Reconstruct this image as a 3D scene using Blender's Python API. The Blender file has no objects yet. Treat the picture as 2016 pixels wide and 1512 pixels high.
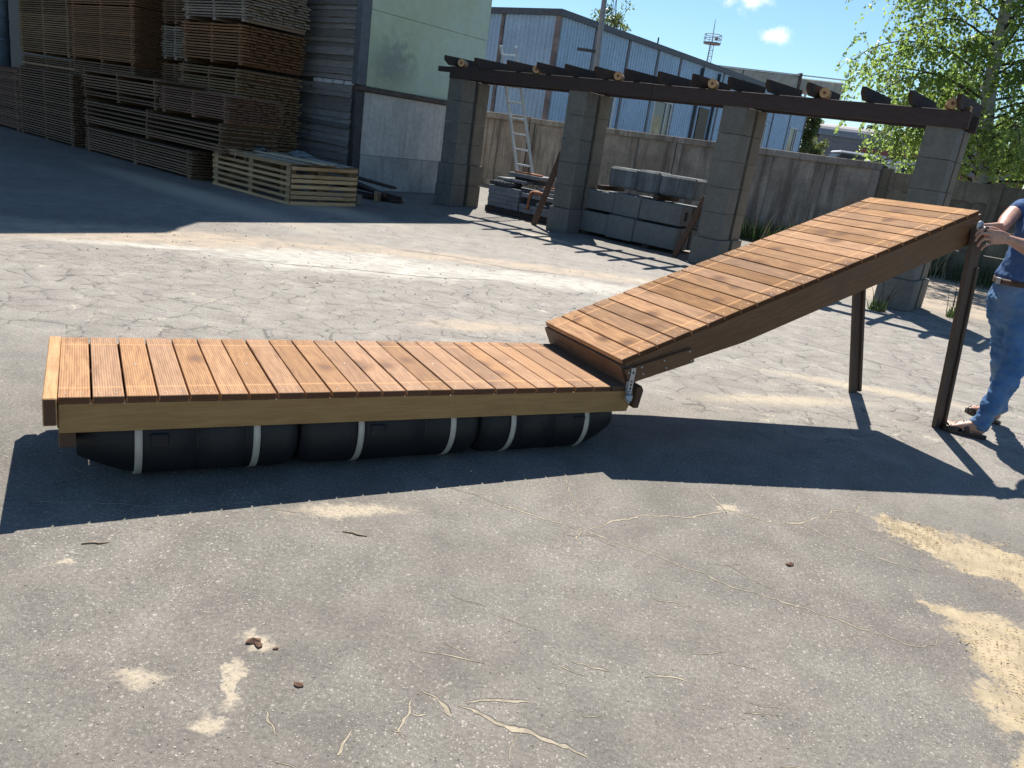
import bpy, bmesh, math, random
from mathutils import Vector, Matrix, noise
R = math.radians
rnd = random.Random(7)
scene = bpy.context.scene
COL = scene.collection

# ------------------------------------------------------------------ camera
cam_d = bpy.data.cameras.new('camera'); cam = bpy.data.objects.new('camera', cam_d); COL.objects.link(cam)
PITCH, ROLL = R(17.698), R(8.319)
f_ = Vector((0, math.cos(PITCH), -math.sin(PITCH))); u0 = Vector((0, math.sin(PITCH), math.cos(PITCH))); r0 = Vector((1, 0, 0))
rx_ = r0 * math.cos(ROLL) + u0 * math.sin(ROLL); ux_ = u0 * math.cos(ROLL) - r0 * math.sin(ROLL)
m = Matrix((rx_, ux_, -f_)).transposed().to_4x4(); m.translation = Vector((0, 0, 1.488))
cam.matrix_world = m
cam_d.sensor_width = 36.0; cam_d.lens = 36.0 * 1533.56 / 2016.0
cam_d.clip_start = 0.05; cam_d.clip_end = 2000.0
scene.camera = cam
# ------------------------------------------------------------------ light
SUN_DIR = Vector((math.cos(R(91.5)) * math.cos(R(54.36)), math.sin(R(91.5)) * math.cos(R(54.36)), math.sin(R(54.36))))
sd = bpy.data.lights.new('sun', 'SUN'); sd.energy = 5.0; sd.angle = R(0.5); sd.color = (1.0, 0.945, 0.86)
sun = bpy.data.objects.new('sun', sd); COL.objects.link(sun)
sun.rotation_euler = SUN_DIR.to_track_quat('Z', 'Y').to_euler(); sun.location = (0, 10, 40)
world = bpy.data.worlds.new('World'); scene.world = world; world.use_nodes = True
wn = world.node_tree; wn.nodes.clear()
def WN(t, **k):
    n = wn.nodes.new(t)
    for a, b in k.items(): setattr(n, a, b)
    return n
wo = WN('ShaderNodeOutputWorld'); wb = WN('ShaderNodeBackground'); sky = WN('ShaderNodeTexSky')
sky.sky_type = 'NISHITA'; sky.sun_disc = False; sky.sun_elevation = R(54.36); sky.sun_rotation = R(-1.5)
sky.air_density = 1.15; sky.dust_density = 0.15; sky.ozone_density = 2.2; sky.altitude = 120
wb.inputs['Strength'].default_value = 0.081
# sparse fair weather clouds (procedural, all over the sky)
tc = WN('ShaderNodeTexCoord')
sep = WN('ShaderNodeSeparateXYZ'); wn.links.new(tc.outputs['Generated'], sep.inputs[0])
def wmath(op, a, b=None, c=None, clamp=False):
    n = WN('ShaderNodeMath', operation=op); n.use_clamp = clamp
    for i, v in enumerate((a, b, c)):
        if v is None: continue
        if isinstance(v, (int, float)): n.inputs[i].default_value = v
        else: wn.links.new(v, n.inputs[i])
    return n.outputs[0]
nz = WN('ShaderNodeTexNoise'); nz.inputs['Scale'].default_value = 26; nz.inputs['Detail'].default_value = 6; nz.inputs['Roughness'].default_value = 0.6
wn.links.new(tc.outputs['Generated'], nz.inputs['Vector'])
cl = None
for (dx, dy, dz), rx, rz in [((0.197, 0.965, 0.178), 0.050, 0.0165), ((0.236, 0.961, 0.142), 0.019, 0.0115), ((-0.35, 0.90, 0.26), 0.10, 0.03), ((0.62, 0.72, 0.30), 0.12, 0.035),
                             ((0.0, -0.95, 0.3), 0.16, 0.04), ((-0.85, 0.1, 0.5), 0.14, 0.05), ((0.8, -0.4, 0.42), 0.15, 0.05), ((0.158, 0.972, 0.181), 0.012, 0.004)]:
    v = Vector((dx, dy, dz)).normalized(); a = Vector((v.y, -v.x, 0)).normalized(); b = v.cross(a)
    def dotn(q, r):
        n = WN('ShaderNodeVectorMath', operation='DOT_PRODUCT'); wn.links.new(tc.outputs['Generated'], n.inputs[0]); n.inputs[1].default_value = Vector(q) / r
        return n.outputs['Value']
    da = dotn(a, rx); db = dotn(b, rz); dv = dotn(v, 1.0)
    d2 = wmath('ADD', wmath('MULTIPLY', da, da), wmath('MULTIPLY', db, db))
    mk = wmath('SUBTRACT', 1.0, wmath('SQRT', d2))
    mk = wmath('MULTIPLY', mk, wmath('GREATER_THAN', dv, 0.3))
    mk = wmath('ADD', mk, wmath('MULTIPLY', wmath('SUBTRACT', nz.outputs['Fac'], 0.46), 3.0))
    mk = wmath('MULTIPLY', mk, wmath('LESS_THAN', d2, 6.0))
    mk = wmath('MULTIPLY', mk, wmath('GREATER_THAN', dv, 0.3))
    cl = mk if cl is None else wmath('MAXIMUM', cl, mk)
mr = WN('ShaderNodeMapRange', interpolation_type='SMOOTHSTEP'); mr.inputs['From Min'].default_value = 0.15; mr.inputs['From Max'].default_value = 1.0
wn.links.new(cl, mr.inputs['Value'])
mx = WN('ShaderNodeMix', data_type='RGBA'); mx.inputs['B'].default_value = (8.6, 9.0, 9.4, 1)
wn.links.new(wmath('MULTIPLY', mr.outputs[0], 0.92), mx.inputs['Factor']); tint = WN('ShaderNodeMix', data_type='RGBA', blend_type='MULTIPLY'); tint.inputs['Factor'].default_value = 1; tint.inputs['B'].default_value = (.66, .82, .94, 1)
wn.links.new(sky.outputs[0], tint.inputs['A']); wn.links.new(tint.outputs['Result'], mx.inputs['A'])
wn.links.new(mx.outputs['Result'], wb.inputs['Color']); wn.links.new(wb.outputs[0], wo.inputs['Surface'])
scene.view_settings.view_transform = 'Standard'; scene.view_settings.look = 'None'; scene.view_settings.gamma = 1
scene.view_settings.use_curve_mapping = False; scene.view_settings.exposure = 0.85

# ------------------------------------------------------------------ helpers
class MB:
    def __init__(s): s.v = []; s.f = []; s.sm = []
    def add(s, vs, fs, smooth=False, M=None):
        o = len(s.v)
        for p in vs:
            p = Vector(p); s.v.append(M @ p if M is not None else p)
        for f in fs: s.f.append(tuple(i + o for i in f)); s.sm.append(smooth)
        return s
    def box(s, x0, x1, y0, y1, z0, z1, M=None):
        vs = [(x, y, z) for x in (x0, x1) for y in (y0, y1) for z in (z0, z1)]
        return s.add(vs, [(0, 1, 3, 2), (4, 6, 7, 5), (0, 4, 5, 1), (2, 3, 7, 6), (0, 2, 6, 4), (1, 5, 7, 3)], False, M)
    def cbox(s, x0, x1, y0, y1, z0, z1, c=.003, M=None, jit=0):
        """box with chamfered edges"""
        vs = []; 
        for x, sx in ((x0, 1), (x1, -1)):
            for y, sy in ((y0, 1), (y1, -1)):
                for z, sz in ((z0, 1), (z1, -1)):
                    vs += [(x, y + sy * c, z + sz * c), (x + sx * c, y, z + sz * c), (x + sx * c, y + sy * c, z)]
        I = lambda i, j, k, a: ((i * 2 + j) * 2 + k) * 3 + a
        fs = []
        fs += [(I(0,0,0,0), I(0,0,1,0), I(0,1,1,0), I(0,1,0,0)), (I(1,0,0,0), I(1,1,0,0), I(1,1,1,0), I(1,0,1,0))]
        fs += [(I(0,0,0,1), I(1,0,0,1), I(1,0,1,1), I(0,0,1,1)), (I(0,1,0,1), I(0,1,1,1), I(1,1,1,1), I(1,1,0,1))]
        fs += [(I(0,0,0,2), I(0,1,0,2), I(1,1,0,2), I(1,0,0,2)), (I(0,0,1,2), I(1,0,1,2), I(1,1,1,2), I(0,1,1,2))]
        for i in (0, 1):
            for j in (0, 1): fs.append((I(i,j,0,0), I(i,j,0,1), I(i,j,1,1), I(i,j,1,0)))
            for k in (0, 1): fs.append((I(i,0,k,0), I(i,1,k,0), I(i,1,k,2), I(i,0,k,2)))
        for j in (0, 1):
            for k in (0, 1): fs.append((I(0,j,k,1), I(0,j,k,2), I(1,j,k,2), I(1,j,k,1)))
        for i in (0, 1):
            for j in (0, 1):
                for k in (0, 1): fs.append((I(i,j,k,0), I(i,j,k,1), I(i,j,k,2)))
        if jit: vs = [(x + rnd.uniform(-jit, jit), y + rnd.uniform(-jit, jit), z + rnd.uniform(-jit, jit)) for x, y, z in vs]
        return s.add(vs, fs, False, M)
    def tube(s, pts, rad, n=10, cap=True, smooth=True, M=None):
        pts = [Vector(p) for p in pts]
        if isinstance(rad, (int, float)): rad = [rad] * len(pts)
        vs = []; ref = None
        for i, p in enumerate(pts):
            d = (pts[min(i + 1, len(pts) - 1)] - pts[max(i - 1, 0)]).normalized()
            if ref is None: ref = d.orthogonal().normalized()
            ref = (ref - d * ref.dot(d)).normalized(); b = d.cross(ref)
            r = rad[i]; ra, rb = (r, r) if isinstance(r, (int, float)) else r
            for k in range(n):
                a = 2 * math.pi * k / n; vs.append(p + ref * math.cos(a) * ra + b * math.sin(a) * rb)
        fs = []
        for i in range(len(pts) - 1):
            for k in range(n): fs.append((i * n + k, i * n + (k + 1) % n, (i + 1) * n + (k + 1) % n, (i + 1) * n + k))
        if cap: fs += [tuple(reversed(range(n))), tuple(range((len(pts) - 1) * n, len(pts) * n))]
        return s.add(vs, fs, smooth, M)
    def prism(s, poly, y0, y1, M=None):
        """poly in xz extruded along y"""
        n = len(poly)
        vs = [(x, y0, z) for x, z in poly] + [(x, y1, z) for x, z in poly]
        fs = [tuple(range(n)), tuple(reversed(range(n, 2 * n)))] + [(i + n, (i + 1) % n + n, (i + 1) % n, i) for i in range(n)]
        return s.add(vs, fs, False, M)
    def mesh(s, name):
        me = bpy.data.meshes.new(name); me.from_pydata([tuple(v) for v in s.v], [], s.f)
        me.polygons.foreach_set('use_smooth', s.sm); me.update()
        bm = bmesh.new(); bm.from_mesh(me); bmesh.ops.recalc_face_normals(bm, faces=bm.faces); bm.to_mesh(me); bm.free()
        return me
def obj(name, mb, mat, parent=None, M=None, kind=None):
    me = mb.mesh(name) if isinstance(mb, MB) else mb
    if mat is not None and len(me.materials) == 0: me.materials.append(mat)
    o = bpy.data.objects.new(name, me); COL.objects.link(o)
    if parent is not None: o.parent = parent
    if M is not None: o.matrix_local = M
    if kind: o['kind'] = kind
    return o
def tag(o, label, cat, group=None):
    o['label'] = label; o['category'] = cat
    if group: o['group'] = group
    return o
def thing(name, label, cat, M=None, group=None):
    o = bpy.data.objects.new(name, None); COL.objects.link(o); o.empty_display_size = .1
    if M is not None: o.matrix_world = M
    return tag(o, label, cat, group)
def frame(P, ax, ay, az):
    M = Matrix((Vector(ax), Vector(ay), Vector(az))).transposed().to_4x4(); M.translation = Vector(P); return M
# yard axes: s along the pergola, t away from the camera across it
TH = R(-37.3); SU = Vector((math.cos(TH), math.sin(TH), 0)); SW = Vector((-math.sin(TH), math.cos(TH), 0)); SP = Vector((-1.97, 15.4, 0))
def ST(s, t, z=0): return SP + SU * s + SW * t + Vector((0, 0, z))
def SM(s, t, z=0, rot=0): return Matrix.Translation(ST(s, t, z)) @ Matrix.Rotation(TH + rot, 4, 'Z')
T = Matrix.Translation
def RZ(a): return Matrix.Rotation(a, 4, 'Z')
def RX(a): return Matrix.Rotation(a, 4, 'X')
def RY(a): return Matrix.Rotation(a, 4, 'Y')

# ------------------------------------------------------------------ material kit
class NT:
    def __init__(s, name):
        s.m = bpy.data.materials.new(name); s.m.use_nodes = True; s.t = s.m.node_tree; s.t.nodes.clear()
        s.out = s.n('ShaderNodeOutputMaterial'); s.b = s.n('ShaderNodeBsdfPrincipled'); s.t.links.new(s.b.outputs[0], s.out.inputs[0])
    def n(s, t, **k):
        n = s.t.nodes.new(t)
        for a, b in k.items(): setattr(n, a, b)
        return n
    def set(s, node, i, v):
        if v is None: return
        if isinstance(v, bpy.types.NodeSocket): s.t.links.new(v, node.inputs[i])
        else:
            if isinstance(v, (tuple, list)) and len(v) == 3 and node.inputs[i].type == 'RGBA': v = (*v, 1)
            node.inputs[i].default_value = v
    def math(s, op, a, b=None, c=None, clamp=False):
        n = s.n('ShaderNodeMath', operation=op); n.use_clamp = clamp
        s.set(n, 0, a); s.set(n, 1, b); s.set(n, 2, c); return n.outputs[0]
    def vm(s, op, a, b=None, c=None):
        n = s.n('ShaderNodeVectorMath', operation=op); s.set(n, 0, a); s.set(n, 1, b); s.set(n, 2, c)
        return n.outputs['Value'] if op in ('LENGTH', 'DOT_PRODUCT', 'DISTANCE') else n.outputs[0]
    def coord(s, rand=True):
        o = s.n('ShaderNodeTexCoord').outputs['Object']
        if not rand: return o
        r = s.n('ShaderNodeObjectInfo').outputs['Random']
        k = s.n('ShaderNodeCombineXYZ'); s.set(k, 0, s.math('MULTIPLY', r, 37.0)); s.set(k, 1, s.math('MULTIPLY', r, 91.0)); s.set(k, 2, s.math('MULTIPLY', r, 53.0))
        return s.vm('ADD', o, k.outputs[0])
    def rand(s): return s.n('ShaderNodeObjectInfo').outputs['Random']
    def noise(s, v, scale, detail=4, rough=.55, dist=0, mul=None):
        n = s.n('ShaderNodeTexNoise'); n.inputs['Scale'].default_value = scale; n.inputs['Detail'].default_value = detail
        n.inputs['Roughness'].default_value = rough; n.inputs['Distortion'].default_value = dist
        if mul is not None: v = s.vm('MULTIPLY', v, mul)
        s.set(n, 'Vector', v); return n.outputs['Fac']
    def vor(s, v, scale, feature='F1', rnd_=1.0, out='Distance'):
        n = s.n('ShaderNodeTexVoronoi', feature=feature); n.inputs['Scale'].default_value = scale; n.inputs['Randomness'].default_value = rnd_
        s.set(n, 'Vector', v); return n.outputs[out]
    def mr(s, v, a, b, c=0., d=1., smooth=True):
        n = s.n('ShaderNodeMapRange', interpolation_type='SMOOTHSTEP' if smooth else 'LINEAR')
        s.set(n, 0, v); n.inputs[1].default_value = a; n.inputs[2].default_value = b; n.inputs[3].default_value = c; n.inputs[4].default_value = d
        return n.outputs[0]
    def mix(s, fac, a, b, mode='MIX'):
        n = s.n('ShaderNodeMix', data_type='RGBA', blend_type=mode); s.set(n, 'Factor', fac); s.set(n, 'A', a); s.set(n, 'B', b); return n.outputs['Result']
    def bump(s, h, strength=.3, dist=.01, prev=None):
        n = s.n('ShaderNodeBump'); s.set(n, 'Strength', strength); n.inputs['Distance'].default_value = dist
        s.set(n, 'Height', h); 
        if prev is not None: s.set(n, 'Normal', prev)
        return n.outputs[0]
    def scale(s, col, f): 
        k = s.n('ShaderNodeCombineXYZ')
        for i in range(3): s.set(k, i, f)
        return s.vm('MULTIPLY', col, k.outputs[0])
    def done(s, col, rough=.7, nrm=None, metal=0., spec=None):
        s.set(s.b, 'Base Color', col); s.set(s.b, 'Roughness', rough); s.set(s.b, 'Metallic', metal)
        if nrm is not None: s.set(s.b, 'Normal', nrm)
        if spec is not None: s.set(s.b, 'Specular IOR Level', spec)
        return s.m
def mat_wood(name, c1, c2, axis=1, knots=.5, var=.25, rough=.62, grooves=False, dark=(.06, .03, .015), weather=None, gscale=1.0, endg=.7, spec=.35):
    """sawn timber: grain runs along `axis`, each board its own tint"""
    k = NT(name); v = k.coord()
    st = [9 * gscale] * 3; st[axis] = .7 * gscale
    dist = k.noise(v, 2.2, 2, .5)
    sh = k.n('ShaderNodeCombineXYZ')
    for i in range(3):
        if i != axis: k.set(sh, i, k.math('MULTIPLY', k.math('SUBTRACT', dist, .5), .07))
    v2 = k.vm('ADD', v, sh.outputs[0])
    g1 = k.noise(v2, 7, 5, .6, .4, tuple(st)); g2 = k.noise(v2, 26, 3, .6, 0, tuple(st))
    wg = .12 if grooves else .3
    fac = k.math('ADD', k.math('MULTIPLY', g1, 1 - wg), k.math('MULTIPLY', g2, wg))
    col = k.mix(k.mr(fac, .24 if grooves else .36, .74 if grooves else .66), c1, c2)
    if grooves: col = k.mix(k.math('MULTIPLY', k.math('FRACT', k.math('MULTIPLY', k.rand(), 17.3)), .55), col, k.scale((.68, .44, .30), k.math('MULTIPLY', k.mr(fac, .24, .74, .32, .62), 1.0)))
    tone = k.math('ADD', 1 - var, k.math('MULTIPLY', k.rand(), 2 * var)); col = k.scale(col, tone)
    bl = k.mr(k.noise(v, 3.1, 3, .6), .52, .74); col = k.mix(k.math('MULTIPLY', bl, .38), col, tuple(a * .5 + b * .5 for a, b in zip(c1, dark)))
    if knots:
        ks = [6.0 if grooves else 5.2] * 3; ks[axis] = 4.2 if grooves else 2.6
        kv = k.vm('MULTIPLY', v2, tuple(ks))
        vn = k.n('ShaderNodeTexVoronoi'); vn.inputs['Scale'].default_value = 1.0; k.set(vn, 'Vector', kv)
        if grooves: vn.voronoi_dimensions = '2D'
        sp = k.n('ShaderNodeSeparateColor'); k.set(sp, 0, vn.outputs['Color'])
        on = k.math('LESS_THAN', sp.outputs[0], knots)
        kd = k.mr(vn.outputs['Distance'], .03, .2, 1, 0); ring = k.mr(vn.outputs['Distance'], .10, .40, 1, 0)
        col = k.mix(k.math('MULTIPLY', k.math('MULTIPLY', ring, on), .62 if grooves else .38), col, tuple(a * .6 + b * .4 for a, b in zip(c1, dark)))
        col = k.mix(k.math('MULTIPLY', k.math('MULTIPLY', kd, on), .7), col, (.15, .09, .066) if grooves else dark)
    eg = k.n('ShaderNodeSeparateXYZ'); k.set(eg, 0, k.n('ShaderNodeTexCoord').outputs['Normal'])
    col = k.mix(k.math('MULTIPLY', k.mr(k.math('ABSOLUTE', eg.outputs[axis]), .75, .95), endg), col, dark)
    if weather is not None:
        col = k.mix(k.math('MULTIPLY', k.mr(k.noise(v, 1.7, 4, .6), .45, .7), .6), col, weather)
    h = k.math('ADD', k.math('MULTIPLY', g2, .5), k.math('MULTIPLY', g1, .5))
    nrm = k.bump(h, .25, .004)
    if grooves:
        sx = k.n('ShaderNodeSeparateXYZ'); k.set(sx, 0, k.n('ShaderNodeTexCoord').outputs['Object'])
        wv = k.math('SINE', k.math('MULTIPLY', sx.outputs[0], 2 * math.pi / .0086))
        geo = k.n('ShaderNodeSeparateXYZ'); k.set(geo, 0, k.n('ShaderNodeTexCoord').outputs['Normal'])
        up = k.mr(geo.outputs[2], .6, .9)
        rib = k.math('MULTIPLY', k.mr(wv, -.9, -.1, 1, 0), up)
        col = k.mix(k.math('MULTIPLY', rib, .30), col, dark)
        nrm = k.bump(k.math('MULTIPLY', wv, up), .28, .0022, nrm)
        yy = sx.outputs[1]; jig = k.math('MULTIPLY', k.math('SUBTRACT', k.rand(), .5), .014)
        ban = None
        for y0 in (.105, grooves - .105):
            b_ = k.mr(k.math('ABSOLUTE', k.math('SUBTRACT', k.math('ADD', yy, jig), y0)), .004, .013, 1, 0); ban = b_ if ban is None else k.math('MAXIMUM', ban, b_)
        col = k.mix(k.math('MULTIPLY', k.math('MULTIPLY', ban, up), .38), col, tuple(min(1, x * 1.45) for x in c2))
    return k.done(col, k.mr(g1, .3, .7, rough - .06, rough + .1), nrm, spec=spec)
def mat_concrete(name, c, var=.3, streak=.4, stain=(.08, .075, .06), rough=.9, scale=1.0, rand=True, tint=None):
    k = NT(name); v = k.coord(rand)
    n1 = k.noise(v, 1.3 * scale, 6, .65); n2 = k.noise(v, 14 * scale, 5, .7); n3 = k.noise(v, 120, 2, .5)
    col = k.mix(k.mr(n1, .3, .7), tuple(x * (1 - var) for x in c), tuple(x * (1 + var * .6) for x in c))
    if tint is not None: col = k.mix(k.math('MULTIPLY', k.mr(k.noise(v, .8, 3, .5), .5, .66), .6), col, tint)
    s_ = k.noise(v, 1.0, 5, .6, .3, (7, 7, .55)); col = k.mix(k.math('MULTIPLY', k.mr(s_, .48, .68), streak), col, stain)
    s2 = k.noise(v, 1.0, 5, .6, .3, (11, 11, .8)); col = k.mix(k.math('MULTIPLY', k.mr(s2, .56, .72), streak * .7), col, tuple(min(1, x * 1.7) for x in c))
    col = k.scale(col, k.mr(n2, .2, .8, .82, 1.15)); col = k.scale(col, k.mr(n3, .2, .8, .9, 1.1))
    return k.done(col, rough, k.bump(k.math('ADD', n2, k.math('MULTIPLY', n3, .4)), .35, .01))
def mat_plain(name, c, rough=.5, metal=0., var=.15, nscale=8, bump=.1, spec=None, objvar=0.):
    k = NT(name); v = k.coord(); n1 = k.noise(v, nscale, 5, .6)
    col = k.scale(k.mix(0.0, c, c), k.mr(n1, .25, .75, 1 - var, 1 + var))
    if objvar: col = k.scale(col, k.math('ADD', 1 - objvar, k.math('MULTIPLY', k.rand(), 2 * objvar)))
    return k.done(col, k.mr(n1, .2, .8, max(0, rough - .08), min(1, rough + .08)), k.bump(k.noise(v, nscale * 6, 3, .6), bump, .004), metal, spec)

# ------------------------------------------------------------------ GROUND
def mat_asphalt():
    k = NT('dusty_cracked_asphalt'); v = k.coord(False)
    wob = k.n('ShaderNodeTexNoise'); wob.inputs['Scale'].default_value = 1.4; wob.inputs['Detail'].default_value = 5; wob.inputs['Roughness'].default_value = .62; k.set(wob, 'Vector', v)
    wv = k.vm('ADD', v, k.vm('MULTIPLY', k.vm('SUBTRACT', wob.outputs['Color'], (.5, .5, .5)), (.9, .9, 0)))
    fine = k.n('ShaderNodeTexNoise'); fine.inputs['Scale'].default_value = 9; fine.inputs['Detail'].default_value = 6; fine.inputs['Roughness'].default_value = .7; k.set(fine, 'Vector', v)
    fv = k.vm('ADD', v, k.vm('MULTIPLY', k.vm('SUBTRACT', fine.outputs['Color'], (.5, .5, .5)), (.22, .22, 0)))
    fbig = k.vm('ADD', wv, k.vm('MULTIPLY', k.vm('SUBTRACT', fine.outputs['Color'], (.5, .5, .5)), (.35, .35, 0)))
    def blob(cx, cy, rx, ry, rot, soft=.35, src=fv):
        p = k.vm('SUBTRACT', src, (cx, cy, 0)); c, s_ = math.cos(R(rot)), math.sin(R(rot))
        a = k.vm('DOT_PRODUCT', p, (c / rx, s_ / rx, 0)); b = k.vm('DOT_PRODUCT', p, (-s_ / ry, c / ry, 0))
        d = k.math('SQRT', k.math('ADD', k.math('MULTIPLY', a, a), k.math('MULTIPLY', b, b)))
        return k.mr(d, 1 - soft, 1 + soft, 1, 0)
    def union(L):
        o = L[0]
        for x in L[1:]: o = k.math('MAXIMUM', o, x)
        return o
    big = k.noise(v, .55, 4, .6); mid = k.noise(v, 4.5, 5, .65); gr = k.noise(v, 70, 4, .7); gr2 = k.noise(v, 330, 2, .6)
    col = k.mix(k.mr(big, .35, .65), (.128, .117, .099), (.165, .152, .130))
    pale = union([blob(-1.5, 6.6, 4.6, 2.1, 22, .5, wv), blob(3.2, 6.6, 3.2, 2.4, 15, .5, wv), blob(1.0, 9.5, 6.0, 2.0, -10, .5, wv)])
    col = k.mix(k.math('MULTIPLY', pale, .85), col, (.235, .217, .190))
    pink = k.mr(k.noise(v, 1.9, 4, .6), .42, .62); col = k.mix(k.math('MULTIPLY', pink, .5), col, k.mix(.5, col, (.17, .135, .12)))
    col = k.scale(col, k.mr(mid, .25, .75, .80, 1.18)); col = k.scale(col, k.mr(gr, .25, .75, .72, 1.28)); col = k.scale(col, k.mr(gr2, .25, .75, .75, 1.25))
    # pale stones in the asphalt
    def specks(sc, lim, r, amt, colr):
        nonlocal col
        vn = k.n('ShaderNodeTexVoronoi'); vn.inputs['Scale'].default_value = sc; k.set(vn, 'Vector', k.vm('MULTIPLY', v, (1, 1, 0)))
        sp = k.n('ShaderNodeSeparateColor'); k.set(sp, 0, vn.outputs['Color'])
        on = k.math('LESS_THAN', sp.outputs[0], lim); rr = k.math('MULTIPLY', k.math('ADD', .25, sp.outputs[1]), r)
        msk = k.math('MULTIPLY', k.math('LESS_THAN', vn.outputs['Distance'], rr), on)
        msk = k.math('MULTIPLY', msk, k.mr(k.noise(v, 1.1, 4, .6), .32, .6, .35, 1))
        col = k.mix(k.math('MULTIPLY', msk, amt), col, colr); return msk
    m1 = specks(46, .28, .20, .62, (.42, .38, .32)); m2 = specks(120, .30, .34, .62, (.42, .38, .32)); m3 = specks(19, .16, .11, .6, (.40, .36, .30)); m5 = specks(260, .30, .36, .6, (.44, .41, .35))
    m4 = specks(75, .12, .25, .6, (.03, .028, .025))
    # alligator cracking in the middle distance
    zone = union([blob(-2.2, 6.1, 2.6, 1.5, 25, .3, wv), blob(.2, 7.0, 1.7, .9, 20, .3, wv), blob(2.6, 6.0, 1.9, 1.3, 20, .35, wv), blob(-4.2, 5.6, 1.6, 1.2, 20, .4, wv), blob(5.2, 8.2, 2.5, 1.6, 20, .4, wv)])
    cv = k.vm('ADD', v, k.vm('MULTIPLY', k.vm('SUBTRACT', fine.outputs['Color'], (.5, .5, .5)), (.10, .10, 0)))
    cd = k.vor(k.vm('MULTIPLY', cv, (1, 1.15, 0)), 3.9, 'DISTANCE_TO_EDGE'); cd2 = k.vor(k.vm('MULTIPLY', cv, (1, 1.2, 0)), 6.5, 'DISTANCE_TO_EDGE')
    vary = k.mr(k.noise(v, 7, 3, .6), .38, .68, .18, 1.7)
    c1 = k.mr(k.math('DIVIDE', cd, k.math('MULTIPLY', vary, .022)), .5, 1.0, 1, 0); 
    c2 = k.math('MULTIPLY', k.mr(k.math('DIVIDE', cd2, k.math('MULTIPLY', vary, .022)), .5, 1.0, .8, 0), k.math('GREATER_THAN', k.noise(v, 1.3, 3, .6), .53))
    far_c = k.vor(k.vm('MULTIPLY', wv, (1, 1, 0)), .55, 'DISTANCE_TO_EDGE'); c3 = k.math('LESS_THAN', far_c, k.math('MULTIPLY', vary, .005))
    crack = k.math('MAXIMUM', k.math('MULTIPLY', k.math('MAXIMUM', c1, c2), k.math('GREATER_THAN', zone, .3)), k.math('MULTIPLY', k.math('MULTIPLY', c3, .6), pale))
    ccol = k.mix(k.mr(k.noise(v, 4.5, 4, .65), .54, .62), (.075, .068, .06), (.40, .355, .28))
    col = k.mix(k.math('MULTIPLY', crack, .8), col, ccol)
    # trodden dirt, white cement dust and sawdust
    dirt = union([blob(-3.9, 7.75, 1.7, .55, 28, .45), blob(-6.2, 6.5, 2.2, .7, 28, .5), blob(-1.3, 8.95, 2.3, .20, 18, .6), blob(-.3, 6.05, .5, .16, 20, .7), blob(.4, 9.4, 2.6, .25, 8, .6), blob(5.6, 12.0, 3.2, 1.3, -30, .4), blob(9.0, 13.4, 3.6, 2.2, -30, .5)])
    dcol = k.scale(k.mix(k.noise(v, 18, 5, .7), (.30, .235, .17), (.42, .34, .25)), k.mr(gr, .25, .75, .7, 1.25))
    col = k.mix(k.math('MULTIPLY', dirt, k.mr(mid, .3, .65, .35, .95)), col, dcol)
    white = union([blob(-1.75, 7.95, 1.45, .58, 24, .35, fbig), blob(.2, 8.55, 1.7, .36, 10, .45, fbig), blob(-3.5, 7.35, .9, .10, 25, .6), blob(2.0, 9.4, .8, .12, -10, .6)])
    wcol = k.mix(k.mr(k.noise(v, 6, 5, .7, 0, (1, 2.2, 1)), .3, .7), (.27, .25, .215), (.50, .47, .41))
    col = k.mix(k.math('MULTIPLY', white, k.mr(mid, .3, .6, .55, .95)), col, wcol)
    dust = union([blob(2.80, 5.85, .75, .10, -8, .7), blob(1.9, 5.2, .6, .09, 20, .8), blob(-.56, 2.74, .20, .05, 20, .6), blob(-.625, 1.715, .085, .030, 115, .28), blob(-.864, 1.676, .055, .04, 0, .7), blob(-.623, 1.569, .035, .03, 0, .5),
                  blob(-.62, 1.90, .05, .035, 0, .5), blob(-1.33, 2.13, .03, .02, 0, .4), blob(1.07, 3.27, .06, .035, 20, .5), blob(.42, 1.0, .1, .1, 0, .5), blob(-3.6, 12.4, 1.6, .4, -37, .7), blob(-5.2, 11.6, 2.6, .35, -37, .7), blob(.2, 12.4, .5, .12, -37, .6)])
    fsaw = k.vm('ADD', v, k.vm('MULTIPLY', k.vm('SUBTRACT', fine.outputs['Color'], (.5, .5, .5)), (.42, .42, 0)))
    saw = union([blob(1.92, 3.32, .17, .13, -60, .35, fsaw), blob(2.22, 3.10, .36, .20, -25, .3, fsaw), blob(2.6, 2.85, .40, .30, -20, .3, fsaw), blob(1.80, 2.62, .11, .09, -30, .4, fsaw), blob(1.90, 2.38, .19, .27, -10, .3, fsaw), blob(1.86, 2.05, .24, .26, 0, .3, fsaw), blob(1.75, 1.75, .22, .16, 0, .35, fsaw), blob(2.4, 2.2, .5, .5, 0, .3, fsaw)])
    scol = k.mix(k.noise(v, 60, 5, .75), (.27, .21, .125), (.45, .365, .24)); scol = k.scale(scol, k.mr(k.noise(v, 8, 4, .65), .3, .7, .75, 1.15)); scol = k.scale(scol, k.mr(gr2, .2, .8, .75, 1.2))
    dust = k.math('MULTIPLY', dust, k.mr(gr, .3, .55, .3, 1)); sm = k.mr(k.math('ADD', k.math('MULTIPLY', saw, 1.2), k.math('MULTIPLY', k.math('SUBTRACT', gr, .5), 1.5)), .22, 1.15)
    col = k.mix(k.math('MULTIPLY', dust, .8), col, k.mix(k.noise(v, 40, 4, .7), (.34, .28, .2), (.52, .44, .32))); col = k.mix(sm, col, scol)
    # soft dark stain near the pontoon
    nrm = k.bump(k.mr(cd, .0, .10), k.math('MULTIPLY', zone, .28), .02)
    nrm = k.bump(k.math('ADD', gr, k.math('MULTIPLY', gr2, .5)), .5, .005, nrm)
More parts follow.
